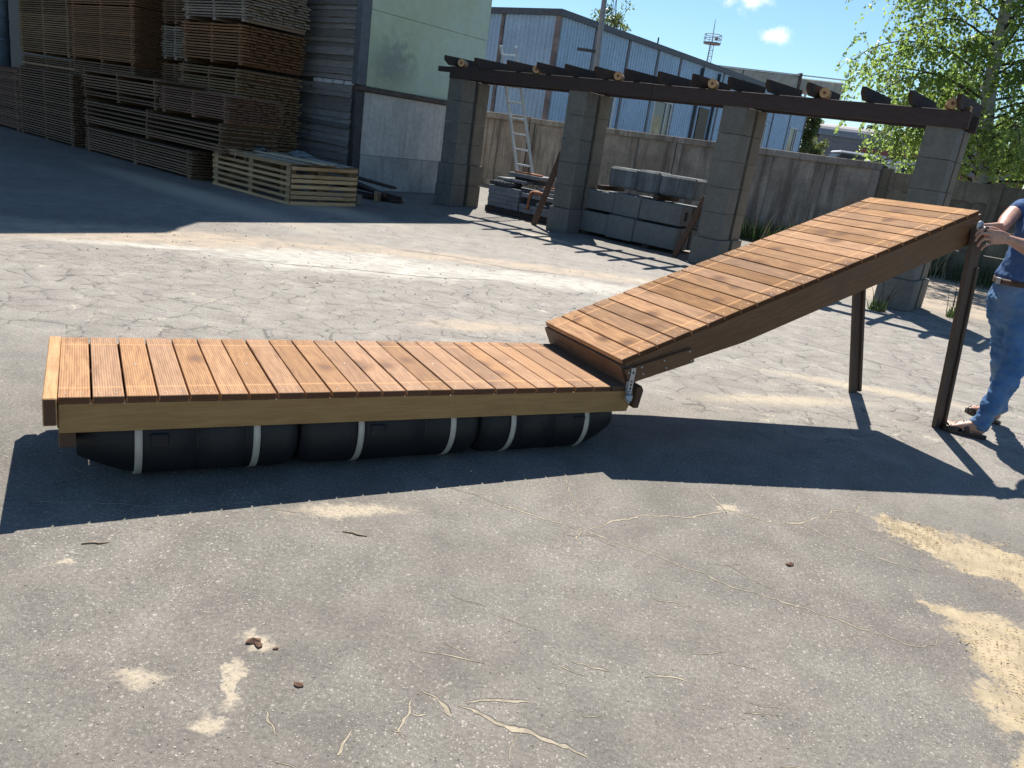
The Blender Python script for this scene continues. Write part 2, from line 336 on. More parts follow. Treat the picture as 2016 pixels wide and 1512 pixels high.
    return k.done(col, .80, nrm, spec=.4)
gm = MB(); 
NX = [-300, -60, -20, -8, -4, 0, 4, 8, 14, 30, 80, 300]; NY = [-60, -10, -2, 2, 5, 9, 14, 20, 30, 60, 150, 600]
gm.add([(x, y, 0) for y in NY for x in NX], [(j * 12 + i, j * 12 + i + 1, (j + 1) * 12 + i + 1, (j + 1) * 12 + i) for j in range(11) for i in range(11)])
ground = obj('ground', gm, mat_asphalt(), kind='structure')

M_sandfill = mat_plain('sand_in_cracks', (.30, .255, .185), .95, var=.35, nscale=30, bump=.5)
M_darkcrack = mat_plain('open_crack', (.045, .04, .035), .95, var=.3, nscale=30)
M_edge_shade = mat_plain('crack_edge_shade', (.085, .077, .067), .95, var=.3, nscale=30)
def crack(pts, w, mat, kind='stuff', jag=.012, z=.0012):
    P = [Vector((x, y, 0)) for x, y in pts]; dense = []
    for a, b in zip(P, P[1:]):
        n = max(2, int((b - a).length / .012))
        for i in range(n): dense.append(a.lerp(b, i / n))
    dense.append(P[-1]); mb = MB(); vs = []
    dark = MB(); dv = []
    for i, p in enumerate(dense):
        d = (dense[min(i + 1, len(dense) - 1)] - dense[max(i - 1, 0)]).normalized(); nrm = Vector((-d.y, d.x, 0))
        off = (noise.noise(p * 9) * 1.6 + noise.noise(p * 31) * .8) * jag
        ww = w * (.38 + 1.1 * max(0, noise.noise(p * 11 + Vector((3, 1, 7)))) + .8 * abs(noise.noise(p * 53))) * min(1, .25 + 4 * min(i, len(dense) - 1 - i) / len(dense))
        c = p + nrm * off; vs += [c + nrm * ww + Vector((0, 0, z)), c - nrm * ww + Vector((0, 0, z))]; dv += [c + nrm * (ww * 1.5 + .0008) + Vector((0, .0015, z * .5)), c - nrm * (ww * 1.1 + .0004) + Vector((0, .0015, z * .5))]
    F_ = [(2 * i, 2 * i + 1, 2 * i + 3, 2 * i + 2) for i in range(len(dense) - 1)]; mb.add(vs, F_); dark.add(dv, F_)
    if mat is M_sandfill: obj('crack_edge_shade', dark, M_edge_shade, ground, kind='stuff')  # dark ribbon paints the shaded far edge of the crack
    return obj('sand_filled_crack', mb, mat, ground, kind=kind)
for pts, w in [(((-.168, 3.057), (.10, 2.95), (.377, 2.856), (.65, 2.73), (.943, 2.59), (1.18, 2.50), (1.358, 2.421), (1.50, 2.36), (1.617, 2.394), (1.66, 2.47)), .0042),
               (((.377, 2.856), (.50, 2.97), (.62, 3.06), (.74, 3.10), (.88, 3.13), (1.05, 3.251)), .0062), (((1.05, 3.251), (1.22, 3.20), (1.38, 3.22), (1.518, 3.322), (1.66, 3.38)), .0055),
               (((1.05, 3.251), (1.02, 3.36), (.97, 3.46)), .004), (((1.38, 3.22), (1.52, 3.10), (1.68, 2.98), (1.80, 2.93)), .004), (((1.518, 3.322), (1.60, 3.42), (1.72, 3.44), (1.808, 3.575)), .004), (((1.66, 3.38), (1.75, 3.22), (1.9, 3.1)), .003),
               (((.377, 2.856), (.34, 2.78), (.36, 2.72)), .0045), (((.30, 2.80), (.42, 2.82), (.50, 2.76)), .003), (((-1.75, 2.40), (-1.5, 2.52), (-1.2, 2.56), (-.95, 2.68), (-.75, 2.66)), .003),
               (((-.02, 1.745), (.10, 1.70), (.22, 1.67), (.33, 1.625)), .0085), (((.0, 1.76), (.09, 1.79), (.18, 1.80)), .006), (((-.12, 1.79), (-.06, 1.74), (-.03, 1.70)), .005), (((.52, 1.98), (.60, 2.0), (.68, 1.985)), .003), (((.30, 2.0), (.42, 1.99)), .0035),
               (((.60, 2.42), (.74, 2.40)), .0025), (((.94, 2.74), (1.02, 2.66), (1.08, 2.60)), .0025), (((.86, 2.72), (1.0, 2.76)), .002), (((.45, 1.62), (.50, 1.56)), .006), (((-.16, 1.60), (-.14, 1.68), (-.15, 1.74)), .0045), (((-.50, 1.63), (-.45, 1.55)), .004),
               (((-.30, 1.52), (-.27, 1.60)), .005), (((-1.95, 2.36), (-1.75, 2.40)), .003), (((2.1, 4.7), (2.35, 4.45), (2.55, 4.2)), .0035), (((1.55, 4.45), (1.72, 4.2)), .0025), (((-.36, 3.15), (-.168, 3.057)), .003), (((.12, 3.65), (.3, 3.4), (.377, 2.856)), .002)]:
    crack(pts, w * 1.25, M_sandfill)
sr = random.Random(4)
for i in range(22):
    x = sr.uniform(-.45, .95); y = sr.uniform(1.42, 2.25); a = sr.choice([.1, .2, -.3, 1.2, 1.7, -.6]) + sr.uniform(-.3, .3); L = sr.uniform(.02, .075) * (1.4 if y > 1.9 else 1)
    q = (L * math.cos(a), L * math.sin(a)); crack([(x - q[0], y - q[1]), (x + sr.uniform(-.01, .01), y + sr.uniform(-.01, .01)), (x + q[0], y + q[1])], sr.uniform(.0012, .0036), M_sandfill, jag=.004)
for pts, w in [(((-2.9, 7.35), (-2.3, 7.38), (-1.6, 7.62), (-1.0, 7.75), (-.3, 8.15)), .012), (((-1.7, 9.2), (-.9, 9.25), (-.2, 9.0), (.5, 9.15)), .012), (((3.5, 6.6), (3.1, 6.9), (2.5, 7.3)), .006)]:
    crack(pts, w, M_darkcrack)

# loose straw and shavings lying in the sawdust
chips = MB()
for i in range(1300):
    cx, cy, rr = rnd.choice([(2.2, 3.1, .33), (2.5, 2.85, .4), (1.9, 2.4, .2), (1.88, 2.05, .24), (2.1, 2.2, .35), (1.93, 3.3, .15)])
    a = rnd.uniform(0, 6.28); d = rr * math.sqrt(rnd.random()); x, y = cx + d * math.cos(a), cy + d * math.sin(a)
    l = rnd.uniform(.002, .007) * (4 if rnd.random() < .025 else 1); w = rnd.uniform(.0006, .0013)
    chips.box(-l, l, -w, w, 0, .0015, T((x, y, .005 + rnd.uniform(0, .004))) @ RZ(rnd.uniform(0, 6.28)) @ RY(rnd.uniform(-.3, .3)))
obj('straw_shavings', chips, mat_plain('straw', (.36, .26, .13), .9, var=.5, nscale=60, objvar=0), ground, kind='stuff')
grit = MB()
for i in range(2600):
    y = 1.4 + 7.6 * rnd.random() ** 1.6; x = rnd.uniform(-.75, .95) * y * 1.0
    r = rnd.uniform(.0015, .0042) * (1.4 if rnd.random() < .03 else 1) * (1 + .10 * y)
    a = [Vector((rnd.uniform(.6, 1.3) * math.cos(q), rnd.uniform(.5, 1.1) * math.sin(q), 0)) * r for q in (0, 1.57, 3.14, 4.71)]
    M = T((x, y, .001)) @ RZ(rnd.uniform(0, 6.28))
    grit.add(a + [Vector((0, 0, r * .35))], [(0, 1, 4), (1, 2, 4), (2, 3, 4), (3, 0, 4)], False, M)
k_ = NT('grit_stones'); n_ = k_.noise(k_.coord(False), 40, 2, .5)
obj('grit', grit, k_.done(k_.mix(k_.mr(n_, .4, .62), (.16, .14, .12), (.46, .42, .36)), .9), ground, kind='stuff')
dark_grit = MB()
for i in range(520):
    y = 6.6 + 5.5 * rnd.random(); x = rnd.uniform(-.62, .3) * y
    r = rnd.uniform(.004, .011); M = T((x, y, .001)) @ RZ(rnd.uniform(0, 6.28))
    a = [Vector((rnd.uniform(.6, 1.6) * math.cos(q), rnd.uniform(.5, 1.1) * math.sin(q), 0)) * r for q in (0, 1.57, 3.14, 4.71)]
    dark_grit.add(a + [Vector((0, 0, r * .8))], [(0, 1, 4), (1, 2, 4), (2, 3, 4), (3, 0, 4)], False, M)
obj('bark_crumbs', dark_grit, mat_plain('bark_crumb', (.11, .075, .05), .95), ground, kind='stuff')

# ------------------------------------------------------------------ WAREHOUSE, TIMBER SHED, FENCE
M_render = mat_concrete('grey_render', (.52, .50, .46), .16, .22, (.16, .155, .14))
M_plinth = mat_concrete('plinth_concrete', (.40, .395, .37), .25, .45, (.19, .185, .17))
k = NT('green_panel'); v = k.coord(False)
sm_ = k.n('ShaderNodeSeparateXYZ'); k.set(sm_, 0, v)
n1 = k.noise(v, .9, 4, .55); n2 = k.noise(v, 6, 4, .6)
gcol = k.mix(k.mr(n1, .35, .65), (.45, .505, .335), (.49, .54, .40)); gcol = k.mix(k.mr(k.noise(v, .5, 3, .5, 0, (1, 1, .5)), .5, .7), gcol, (.48, .57, .46))
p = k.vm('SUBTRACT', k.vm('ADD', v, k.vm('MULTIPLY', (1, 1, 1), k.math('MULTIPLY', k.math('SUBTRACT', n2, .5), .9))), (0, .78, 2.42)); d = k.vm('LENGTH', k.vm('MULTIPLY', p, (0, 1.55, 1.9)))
gcol = k.mix(k.math('MULTIPLY', k.mr(d, .15, 1.3, 1, 0), .6), gcol, (.15, .17, .19))  # soft dark reflection painted into the panel colour
gcol = k.scale(gcol, k.mr(n2, .2, .8, .93, 1.06))
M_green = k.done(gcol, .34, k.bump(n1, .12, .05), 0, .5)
M_clad = mat_wood('weathered_cladding', (.17, .155, .14), (.26, .24, .22), 0, .12, .35, .85, dark=(.05, .045, .04))
M_darktrim = mat_plain('dark_trim', (.05, .05, .052), .6, var=.3)
M_rust = mat_plain('rusty_steel', (.085, .062, .052), .8, var=.45, nscale=4)
M_roof = mat_plain('roof_sheet', (.16, .16, .16), .6, .3)
wh = thing('warehouse', 'tall warehouse with green sheet panel above grey rendered base and rough dark board end wall', 'warehouse', SM(-1.57, -.82))
H_W = 7.9
# local: x = s, y = t ; right face x=0 for y 0..3.44 ; board wall y=0 for x<0
obj('wall', MB().box(-14, -.10, .14, 3.36, 0, H_W), M_plinth, wh)
obj('plinth', MB().box(-.10, .03, .16, 3.44, 0, .67), M_plinth, wh)
obj('render_panel', MB().cbox(-.10, .015, .16, 3.44, .675, 1.84, .004), M_render, wh)
led = obj('ledge', MB().cbox(-.10, .075, -.02, 3.44, 1.85, 1.94, .008), M_rust, wh)
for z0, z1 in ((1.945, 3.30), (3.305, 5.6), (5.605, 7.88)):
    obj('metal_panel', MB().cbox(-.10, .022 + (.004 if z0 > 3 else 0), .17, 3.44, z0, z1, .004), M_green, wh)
obj('corner_trim', MB().cbox(-.13, .05, -.06, .155, 1.95, H_W, .006), mat_plain('corner_steel', (.10, .11, .125), .5, var=.2), wh)
obj('corner_trim', MB().cbox(-.07, .02, -.03, .155, 0, 1.85, .006), M_darktrim, wh)
rv = [(-26, -5.9), (.79, -5.9), (.79, -1.50), (.20, -.80), (.20, 3.9), (-26, 3.9)]
obj('roof', MB().add([(x, y, H_W) for x, y in rv] + [(x, y, H_W + .3) for x, y in rv], [(5, 4, 3, 2, 1, 0), (6, 7, 8, 9, 10, 11)] + [(i, (i + 1) % 6, (i + 1) % 6 + 6, i + 6) for i in range(6)]), M_roof, wh)
obj('fascia', MB().box(.795, .83, -5.9, -1.5, H_W - .1, H_W + .35), M_darktrim, wh)
# waney edged cladding boards
z = .06; i = 0
while z < 5.6:
    h = rnd.uniform(.085, .16); x = -.14
    if 1.80 < z < 1.92:
        for q in range(4):  # pale blocks stand in for bright sky seen through slots
            w_ = rnd.uniform(.26, .36); x1 = x - w_
            obj('painted_sky_slot', MB().cbox(x1 + .04, x, -.012, .05, z + .012, z + .085, .006, jit=.004), mat_plain('painted_sky_slot', (.55, .56, .58), .8) if q == 0 else bpy.data.materials['painted_sky_slot'], wh)
            x = x1
        z += .10; continue
    x0 = -2.3 - rnd.uniform(0, .1); n = 9; vs = []; fs = []
    tilt = rnd.uniform(-.012, .012)
    for q in range(n):
        xx = x0 + (-.135 - x0) * q / (n - 1); e0 = rnd.uniform(-.006, .006); e1 = rnd.uniform(-.012, .012); zz = z + tilt * (q / (n - 1) - .5)
        y0 = -.03 - .012 * math.sin(i * 2.3)
        vs += [(xx, y0 - .018, zz + e0), (xx, y0 + .012, zz + h + e1), (xx, .03, zz + e0), (xx, .03, zz + h + e1)]
    for q in range(n - 1):
        a = 4 * q; b = a + 4; fs += [(a, b, b + 1, a + 1), (a, a + 2, b + 2, b), (a + 1, b + 1, b + 3, a + 3)]
    fs += [(0, 1, 3, 2), (4 * n - 4, 4 * n - 2, 4 * n - 1, 4 * n - 3)]
    obj('cladding_board', MB().add(vs, fs), M_clad, wh); z += h * .97; i += 1
obj('board_wall', MB().box(-26, -.10, .035, .135, 0, H_W), M_darktrim, wh)
# steel posts that carry the roof at its far left
M_post = mat_plain('blue_grey_steel', (.10, .14, .18), .5, .2, .25, 3)
for s_ in (-11.55, -10.95):
    pm = MB().tube([(s_, -2.25, 0), (s_, -2.25, H_W)], .13, 14)
    for zz in (1.9, 2.35, 2.8, 3.3): pm.tube([(s_, -2.25, zz), (s_, -2.25, zz + .05)], .142, 14)
    obj('roof_post', pm, M_post, wh)

# concrete panel fence
M_fence = mat_concrete('stained_fence_concrete', (.26, .235, .205), .32, .7, (.085, .07, .058), tint=(.18, .13, .105))
fe = thing('concrete_fence', 'old grey streaked precast panel fence behind the pergola pillars', 'fence', SM(0, 6.25))
FP = [-7.45, -2.95, 1.55, 6.22]
for a, b in zip(FP, FP[1:]):
    mb = MB(); e = rnd.uniform(-.015, .015); y0 = rnd.uniform(-.02, .02)
    mb.box(a + .10, b - .10, y0 + .03, y0 + .12, 0, 1.80)
    pn = obj('fence_panel', mb, M_fence, fe)
    obj('rail', MB().cbox(a + .012, b - .012, y0 - .03, y0 + .14, 1.80, 1.95 + e, .01), M_fence, pn)
    obj('rail', MB().cbox(a + .012, b - .012, y0 - .03, y0 + .14, 0.0, .16, .01), M_fence, pn)
    for xx in (a + .012, b - .16): obj('border', MB().cbox(xx, xx + .148, y0 - .03, y0 + .14, .165, 1.795, .012), M_fence, pn)
    for q in range(1, 4):
        xx = a + (b - a) * q / 4 ; obj('rib', MB().cbox(xx - .05, xx + .05, y0 - .015, y0 + .125, .165, 1.795, .012), M_fence, pn)
for a in FP[1:]: obj('fence_post', MB().cbox(a - .045, a + .045, .06, .20, 0, 1.9, .01), M_rust, fe)
M_old = mat_concrete('mossy_fence_concrete', (.17, .145, .105), .4, .7, (.07, .06, .042), tint=(.13, .115, .065))
fo = thing('concrete_fence', 'lower mossy brown slab fence under the birch at the right edge', 'fence', SM(0, 6.33))
for a, b in ((6.30, 8.3), (8.31, 10.5), (10.51, 13.2)):
    zt = 0
    for q in range(4):
        h = (.52, .48, .45, .37)[q]; obj('slab', MB().cbox(a, b - .01, rnd.uniform(-.02, .02), .14 + rnd.uniform(-.02, .02), zt, zt + h - .012, .012, jit=.006), M_old, fo); zt += h
    obj('fence_post', MB().cbox(a - .09, a + .09, -.05, .2, 0, 1.86, .015), M_old, fo)

# ------------------------------------------------------------------ BLUE BUILDING
M_blue = mat_concrete('blue_corrugated_sheet', (.33, .48, .64), .10, .2, (.2, .23, .26), .55, rand=True)
M_glass = mat_plain('window_glass', (.06, .075, .085), .08, 0, .3, 2, spec=.8)
M_frame = mat_plain('white_window_frame', (.50, .52, .54), .5)
M_winpanel = mat_plain('window_curtain', (.42, .36, .22), .8, var=.4, nscale=3)
bb = thing('industrial_building', 'long two storey workshop clad in faded blue corrugated sheet behind the fence', 'building', SM(-5.59, 10.32))
# local x = s (0 at corner, negative left), y = t
HB = 5.28
obj('core_wall', MB().box(-12, -.08, .08, 22.7, 0, HB - .05), mat_plain('core_wall', (.12, .13, .14), .8), bb)
def corr(p0, p1, z0, z1, nrm, pitch=.17, dep=.03):
    p0, p1 = Vector(p0), Vector(p1); L = (p1 - p0).length; n = max(2, int(L / pitch)); d = (p1 - p0) / n; nv = Vector(nrm); vs = []; fs = []
    prof = ((0, 0), (.28, 0), (.42, 1), (.86, 1))
    for i in range(n):
        for a, b in prof:
            q = p0 + d * (i + a) + nv * dep * b; vs += [(q.x, q.y, z0), (q.x, q.y, z1)]
    vs += [(p1.x, p1.y, z0), (p1.x, p1.y, z1)]
    for i in range(len(vs) // 2 - 1): fs.append((2 * i, 2 * i + 2, 2 * i + 3, 2 * i + 1))
    return MB().add(vs, fs)
M_cov = mat_plain('cover_strip', (.12, .13, .15), .6, var=.4, nscale=3)
yb = [0, 2.05, 4.2, 6.3, 8.1, 10.1, 12.05, 14.1, 16.2, 18.3, 20.5, 22.7]
wins = {3: (.30, 1.75, 2.15, 3.5), 7: (.5, 1.5, 1.9, 3.7), 8: (.5, 1.5, 1.9, 3.7), 10: (.3, 1.4, 1.8, 3.8), 1: (.9, 1.8, 2.0, 3.4)}
for i, (a, b) in enumerate(zip(yb, yb[1:])):
    obj('wall_sheet', corr((0, a + .07, 0), (0, b - .07, 0), 3.72 if i in wins else 0, HB - .1, (1, 0, 0)), M_blue, bb)
    obj('cover_strip', MB().box(.0, .05, b - .06, b + .06, 0, HB - .1), M_cov, bb)
    if i in wins:
        w0, w1, z0, z1 = wins[i]
        obj('wall_sheet', corr((0, a + .07, 0), (0, b - .07, 0), 0, z0 - .02, (1, 0, 0)), M_blue, bb)
        if w0 > .1: obj('wall_sheet', corr((0, a + .07, 0), (0, a + w0, 0), z0, 3.7, (1, 0, 0)), M_blue, bb)
        obj('wall_sheet', corr((0, a + w1, 0), (0, b - .07, 0), z0, 3.7, (1, 0, 0)), M_blue, bb)
        wf = MB()
        for y_ in (a + w0, a + (w0 + w1) * .62, a + w1 - .07): wf.box(.0, .06, y_, y_ + .07, z0, z1)
        wf.box(.0, .055, a + w0, a + w1, z0, z0 + .07); wf.box(.0, .055, a + w0, a + w1, z1 - .07, z1)
        wo_ = obj('window', wf, M_frame, bb)
        obj('pane', MB().box(.005, .02, a + w0 + .08, a + w1 - .08, z0 + .08, z1 - .08), M_glass, wo_)
        obj('curtain', MB().box(.021, .028, a + w0 + .1, a + (w0 + w1) * .5, z0 + .1, z0 + (z1 - z0) * .55), M_winpanel, wo_)
        bx = MB()
        for zz in (z0 - .02, z0 - .55): bx.box(.10, .15, a + w0 - .15, a + w1 + .1, zz, zz + .06)
        for yy in (a + w0 - .15, a + w1 + .04): bx.box(.10, .15, yy, yy + .06, z0 - .9, z0 + .04)
        obj('guard_rail', bx, M_darktrim, bb)
dr = obj('door', MB().box(.03, .08, 10.35, 11.25, 1.7, 3.6), mat_plain('brown_door', (.10, .085, .06), .7, var=.4), bb)
obj('downpipe', MB().tube([(.10, 9.9, HB - .2), (.10, 9.9, 0)], .06, 8), M_darktrim, bb)
obj('downpipe', MB().tube([(.10, 11.5, HB - .2), (.10, 11.5, 0)], .06, 8), M_darktrim, bb)
M_brst = mat_plain('faded_rust', (.17, .14, .135), .8, var=.5, nscale=3)
xl = [-9.5, -6.0, -4.6, -2.35, 0]
for a, b in zip(xl, xl[1:]): 
    obj('wall_sheet', corr((a + .07, 0, 0), (b - .07, 0, 0), 0, HB - .1, (0, -1, 0)), M_blue, bb)
    obj('cover_strip', MB().box(a - .06, a + .06, -.05, 0, 0, HB - .1), M_brst, bb)
obj('corner_post', MB().box(-.12, .05, -.06, .05, 0, HB - .1), M_brst, bb)
obj('fascia', MB().box(-12, .12, -.12, 22.85, HB - .1, HB + .09), mat_plain('fascia', (.075, .085, .10), .6, var=.3), bb)
for y_ in (6.3, 14.1): obj('roof_vent', MB().tube([(-.1, y_, HB + .09), (-.1, y_, HB + .35)], .03, 6), M_darktrim, bb)

# ------------------------------------------------------------------ FAR THINGS
M_galv = mat_plain('galvanised_steel', (.42, .43, .44), .45, .7, .12)
lp = thing('lamp_pole', 'tall thin grey steel pole rising past the blue workshop roof', 'pole', T((1.0, 24, 0)))
obj('pole_shaft', MB().tube([(.18, 0, 0), (.10, 0, 2.6), (.0, 0, 5.3), (-.09, 0, 8.2)], [.10, .09, .075, .06], 10), mat_plain('pole_steel', (.24, .24, .25), .5, .5), lp)
obj('lamp_head', MB().tube([(-.09, 0, 8.2), (-.05, -.5, 8.5), (0, -1.1, 8.6)], [.05, .05, .09], 8), M_galv, lp)
obj('bracket', MB().box(-.55, .02, -.04, .04, 3.95, 4.03), M_darktrim, lp)
ma = thing('radio_mast', 'distant lattice radio mast with round railed platform on the skyline', 'mast', T((26.1, 150, 0)))
lm = MB()
for z_ in range(0, 21, 1):
    w0 = .75 - .015 * z_
    for q in range(3):
        a0, a1 = q * 2.094, (q + 1) * 2.094; w1 = .75 - .015 * (z_ + 1)
        P0 = Vector((w0 * math.cos(a0), w0 * math.sin(a0), z_)); P1 = Vector((w1 * math.cos(a0), w1 * math.sin(a0), z_ + 1)); P2 = Vector((w1 * math.cos(a1), w1 * math.sin(a1), z_ + 1))
        lm.tube([P0, P1], .06, 4, False); lm.tube([P0, P2], .03, 4, False); lm.tube([P1, P2], .03, 4, False)
M_mast = mat_plain('mast_steel', (.22, .20, .21), .6, .2)
obj('lattice', lm, M_mast, ma, kind='stuff')
pf = MB().tube([(0, 0, 21), (0, 0, 21.25)], 1.5, 14)
for zz in (21.9, 22.5):
    pts = [(1.5 * math.cos(q * .449), 1.5 * math.sin(q * .449), zz) for q in range(15)]; pf.tube(pts, .06, 4, False)
for q in range(7): pf.tube([(1.5 * math.cos(q * .9), 1.5 * math.sin(q * .9), 21.2), (1.5 * math.cos(q * .9), 1.5 * math.sin(q * .9), 22.5)], .05, 4)
obj('platform', pf, M_mast, ma); obj('antenna', MB().tube([(0, 0, 21), (-.2, 0, 25)], [.09, .05], 6), M_mast, ma)
obj('dish', MB().tube([(.6, 0, 22.0), (.6, -.3, 22.0)], [.3, .35], 10), M_galv, ma)
M_duct = mat_concrete('weathered_pale_sheet', (.40, .38, .33), .2, .5, (.2, .17, .13))
dg = thing('conveyor_gallery', 'raised beige box gallery sticking out beyond the blue workshop', 'gallery', frame((14.3, 70, 7.8), (.999, 0, .028), (0, 1, 0), (-.028, 0, .999)))
obj('gallery_box', MB().cbox(-6, 5.6, 0, 3, .2, 1.25, .08), M_duct, dg); obj('gallery_box', MB().cbox(5.7, 9.35, .1, 2.9, .1, 1.1, .08), M_duct, dg)
obj('joint_flange', MB().box(5.55, 5.75, -.15, 3.1, 0, 1.45), M_rust, dg); obj('roof_edge', MB().box(-6, 9.4, -.12, .1, 1.26, 1.34), M_frame, dg)
for x_ in (5.3, 6.6): obj('trestle', MB().box(x_, x_ + .16, 1.0, 1.2, -8, .2), M_galv, dg)
M_shed = mat_concrete('grey_sheet_wall', (.20, .20, .21), .12, .25, (.12, .12, .12)); M_red = mat_plain('red_brown_band', (.26, .085, .07), .7, var=.3)
sh = thing('arched_shed', 'distant grey shed with curved roof and red brown gate surround', 'building', frame((19.4, 60, 0), (.98, -.2, 0), (.2, .98, 0), (0, 0, 1)))
for z0, z1, m_ in ((0, 3.0, M_red), (3.01, 3.55, M_shed), (3.56, 4.1, M_shed), (4.11, 4.45, M_shed)): obj('wall_panel', MB().box(0, 14, 0, 10, z0, z1), m_, sh)
arc = [(0, 4.46)] + [(7 - 7 * math.cos(a * math.pi / 12), 4.46 + .0 * a) for a in range(1, 12)] + [(14, 4.46)]
rm = MB(); pr = [(-.1 + 1.1 * (1 - math.cos(q * .262)), 4.46 + .85 * math.sin(q * .262)) for q in range(7)]
vs = [];
for y_, z_ in pr: vs += [(-.15, y_, z_), (14.2, y_, z_)]
vs += [(-.15, 9, 5.31), (14.2, 9, 5.31), (-.15, 9, 4.46), (14.2, 9, 4.46)]
rm.add(vs, [(2 * i, 2 * i + 2, 2 * i + 3, 2 * i + 1) for i in range(8)] + [tuple(range(0, 18, 2)), tuple(range(1, 19, 2))])
obj('roof', rm, mat_plain('grey_roof_sheet', (.24, .24, .25), .6), sh)
obj('roof_vent', MB().box(3.3, 4.0, 1.4, 2.0, 5.3, 5.6), M_darktrim, sh); obj('gable_trim', MB().box(-.3, -.16, 0, 9, 4.3, 5.35), M_darktrim, sh)
gt = obj('gate', MB().box(3.6, 7.2, -.05, 0, 0, 3.2), M_darktrim, sh)
obj('gate_frame', MB().box(3.0, 7.9, -.08, -.01, 3.21, 3.6), M_frame, gt); obj('gate_frame', MB().box(2.9, 8.0, -.10, -.02, 3.62, 3.95), M_red, gt)
M_vanw = mat_plain('white_vehicle_paint', (.62, .63, .64), .3, var=.08); M_vand = mat_plain('dark_vehicle_paint', (.035, .038, .045), .3)
M_tyre = mat_plain('tyre_rubber', (.02, .02, .02), .85)
def van(x, y, zt, L, rot, mat, label, roofm):
    t = thing('parked_van', label, 'van', T((x, y, 0)) @ RZ(rot), 'vehicles beyond the fence'); h = zt
    obj('body', MB().prism([(-L / 2, .3), (L / 2, .3), (L / 2, h * .62), (L / 2 - .25, h - .10), (-L / 2 + .55, h - .10), (-L / 2 + .06, h * .60)], -.85, .85), mat, t)
    obj('roof', MB().cbox(-L / 2 + .5, L / 2 - .2, -.82, .82, h - .10, h, .05), roofm, t)
    obj('side_window', MB().box(-L / 2 + .7, L / 2 - .4, -.862, -.851, h * .62, h - .2), M_glass, t)
    obj('windscreen', MB().add([(-L / 2 + .09, -.75, h * .64), (-L / 2 + .09, .75, h * .64), (-L / 2 + .50, .72, h - .13), (-L / 2 + .50, -.72, h - .13)], [(0, 1, 2, 3)], M=T((-.02, 0, 0))), M_glass, t)
    for xx in (-L / 2 + .75, L / 2 - .75):
        for yy in (-.86, .68): obj('wheel', MB().tube([(xx, yy, .33), (xx, yy + .2, .33)], .33, 16), M_tyre, t)
van(10.3, 28.4, 2.46, 1.9, R(-8), M_vand, 'dark boxy van with pale roof showing above the fence', M_vanw)
van(10.75, 27.0, 2.27, 1.7, R(-12), M_vanw, 'white van roof just above the fence top beside the birch leaves', M_vanw)
van(9.0, 29.5, 2.20, 1.5, R(-8), M_vanw, 'low white car roof above the fence next to the blue workshop', M_vanw)
bh = thing('grey_cabin', 'small grey cabin with rusty lower wall seen behind the birch trunk', 'cabin', SM(9.6, 14.0))
obj('wall', MB().box(-.3, 4.5, 0, 3, 0, 2.2), M_rust, bh); obj('upper_wall', MB().box(-.32, 4.52, -.03, 3.02, 2.2, 3.2), M_shed, bh); obj('roof', MB().box(-.5, 4.7, -.2, 3.2, 3.2, 3.32), M_darktrim, bh)

# ------------------------------------------------------------------ TREES AND WEEDS
def mat_leaf(name, c, tr, var=.35):
    k = NT(name); 
    n = k.noise(k.coord(False), 1.6, 3, .6); n2 = k.noise(k.coord(False), 17, 2, .6)
    col = k.scale(k.mix(k.mr(n, .3, .7), c, tuple(x * (1.5, 1.25, 1.1)[i] for i, x in enumerate(c))), k.mr(n2, .2, .8, 1 - var, 1 + var))
    tcol = k.scale(k.mix(k.mr(n, .3, .7), tr, tuple(x * 1.25 for x in tr)), k.mr(n2, .2, .8, 1 - var, 1 + var))
    k.set(k.b, 'Base Color', col); k.set(k.b, 'Roughness', .38); k.set(k.b, 'Specular IOR Level', .5)
    t = k.n('ShaderNodeBsdfTranslucent'); k.set(t, 'Color', tcol); ms = k.n('ShaderNodeMixShader'); ms.inputs[0].default_value = .52
    k.t.links.new(k.b.outputs[0], ms.inputs[1]); k.t.links.new(t.outputs[0], ms.inputs[2]); k.t.links.new(ms.outputs[0], k.out.inputs[0]); return k.m
M_leaf = mat_leaf('birch_leaf', (.062, .10, .03), (.36, .50, .115)); M_leaf2 = mat_leaf('pale_leaf', (.075, .10, .035), (.16, .20, .06))
k = NT('birch_bark'); v = k.coord(False); n = k.noise(v, 1.0, 5, .65, .4, (5, 5, 16)); n2 = k.noise(v, 2.2, 4, .6)
lowz = k.n('ShaderNodeSeparateXYZ'); k.set(lowz, 0, v); dk = k.math('MULTIPLY', k.mr(k.noise(v, 1.0, 4, .6, .6, (3, 3, 4.5)), .54, .64), .9)
M_birch = k.done(k.mix(dk, k.mix(k.mr(n, .45, .7), (.42, .40, .36), (.22, .20, .18)), (.045, .04, .035)), .8, k.bump(n, .4, .01))
M_twig = mat_plain('twig_bark', (.055, .042, .032), .85)
def leaf(mb, p, d, L, W, up):
    d = d.normalized(); s_ = d.cross(up); s_ = s_.normalized() if s_.length > 1e-4 else d.orthogonal().normalized(); n = s_.cross(d)
    mb.add([p, p + d * L * .38 + s_ * W * .5 + n * W * .12, p + d * L, p + d * L * .38 - s_ * W * .5 + n * W * .12], [(0, 1, 2), (0, 2, 3)])
def rvec(): 
    while True:
        q = Vector((rnd.uniform(-1, 1), rnd.uniform(-1, 1), rnd.uniform(-1, 1)))
        if .1 < q.length < 1: return q.normalized()
bt = thing('birch_tree', 'weeping birch with white trunk and bright backlit leaves behind the right end of the fence', 'tree', T((9.72, 18.0, 0)))
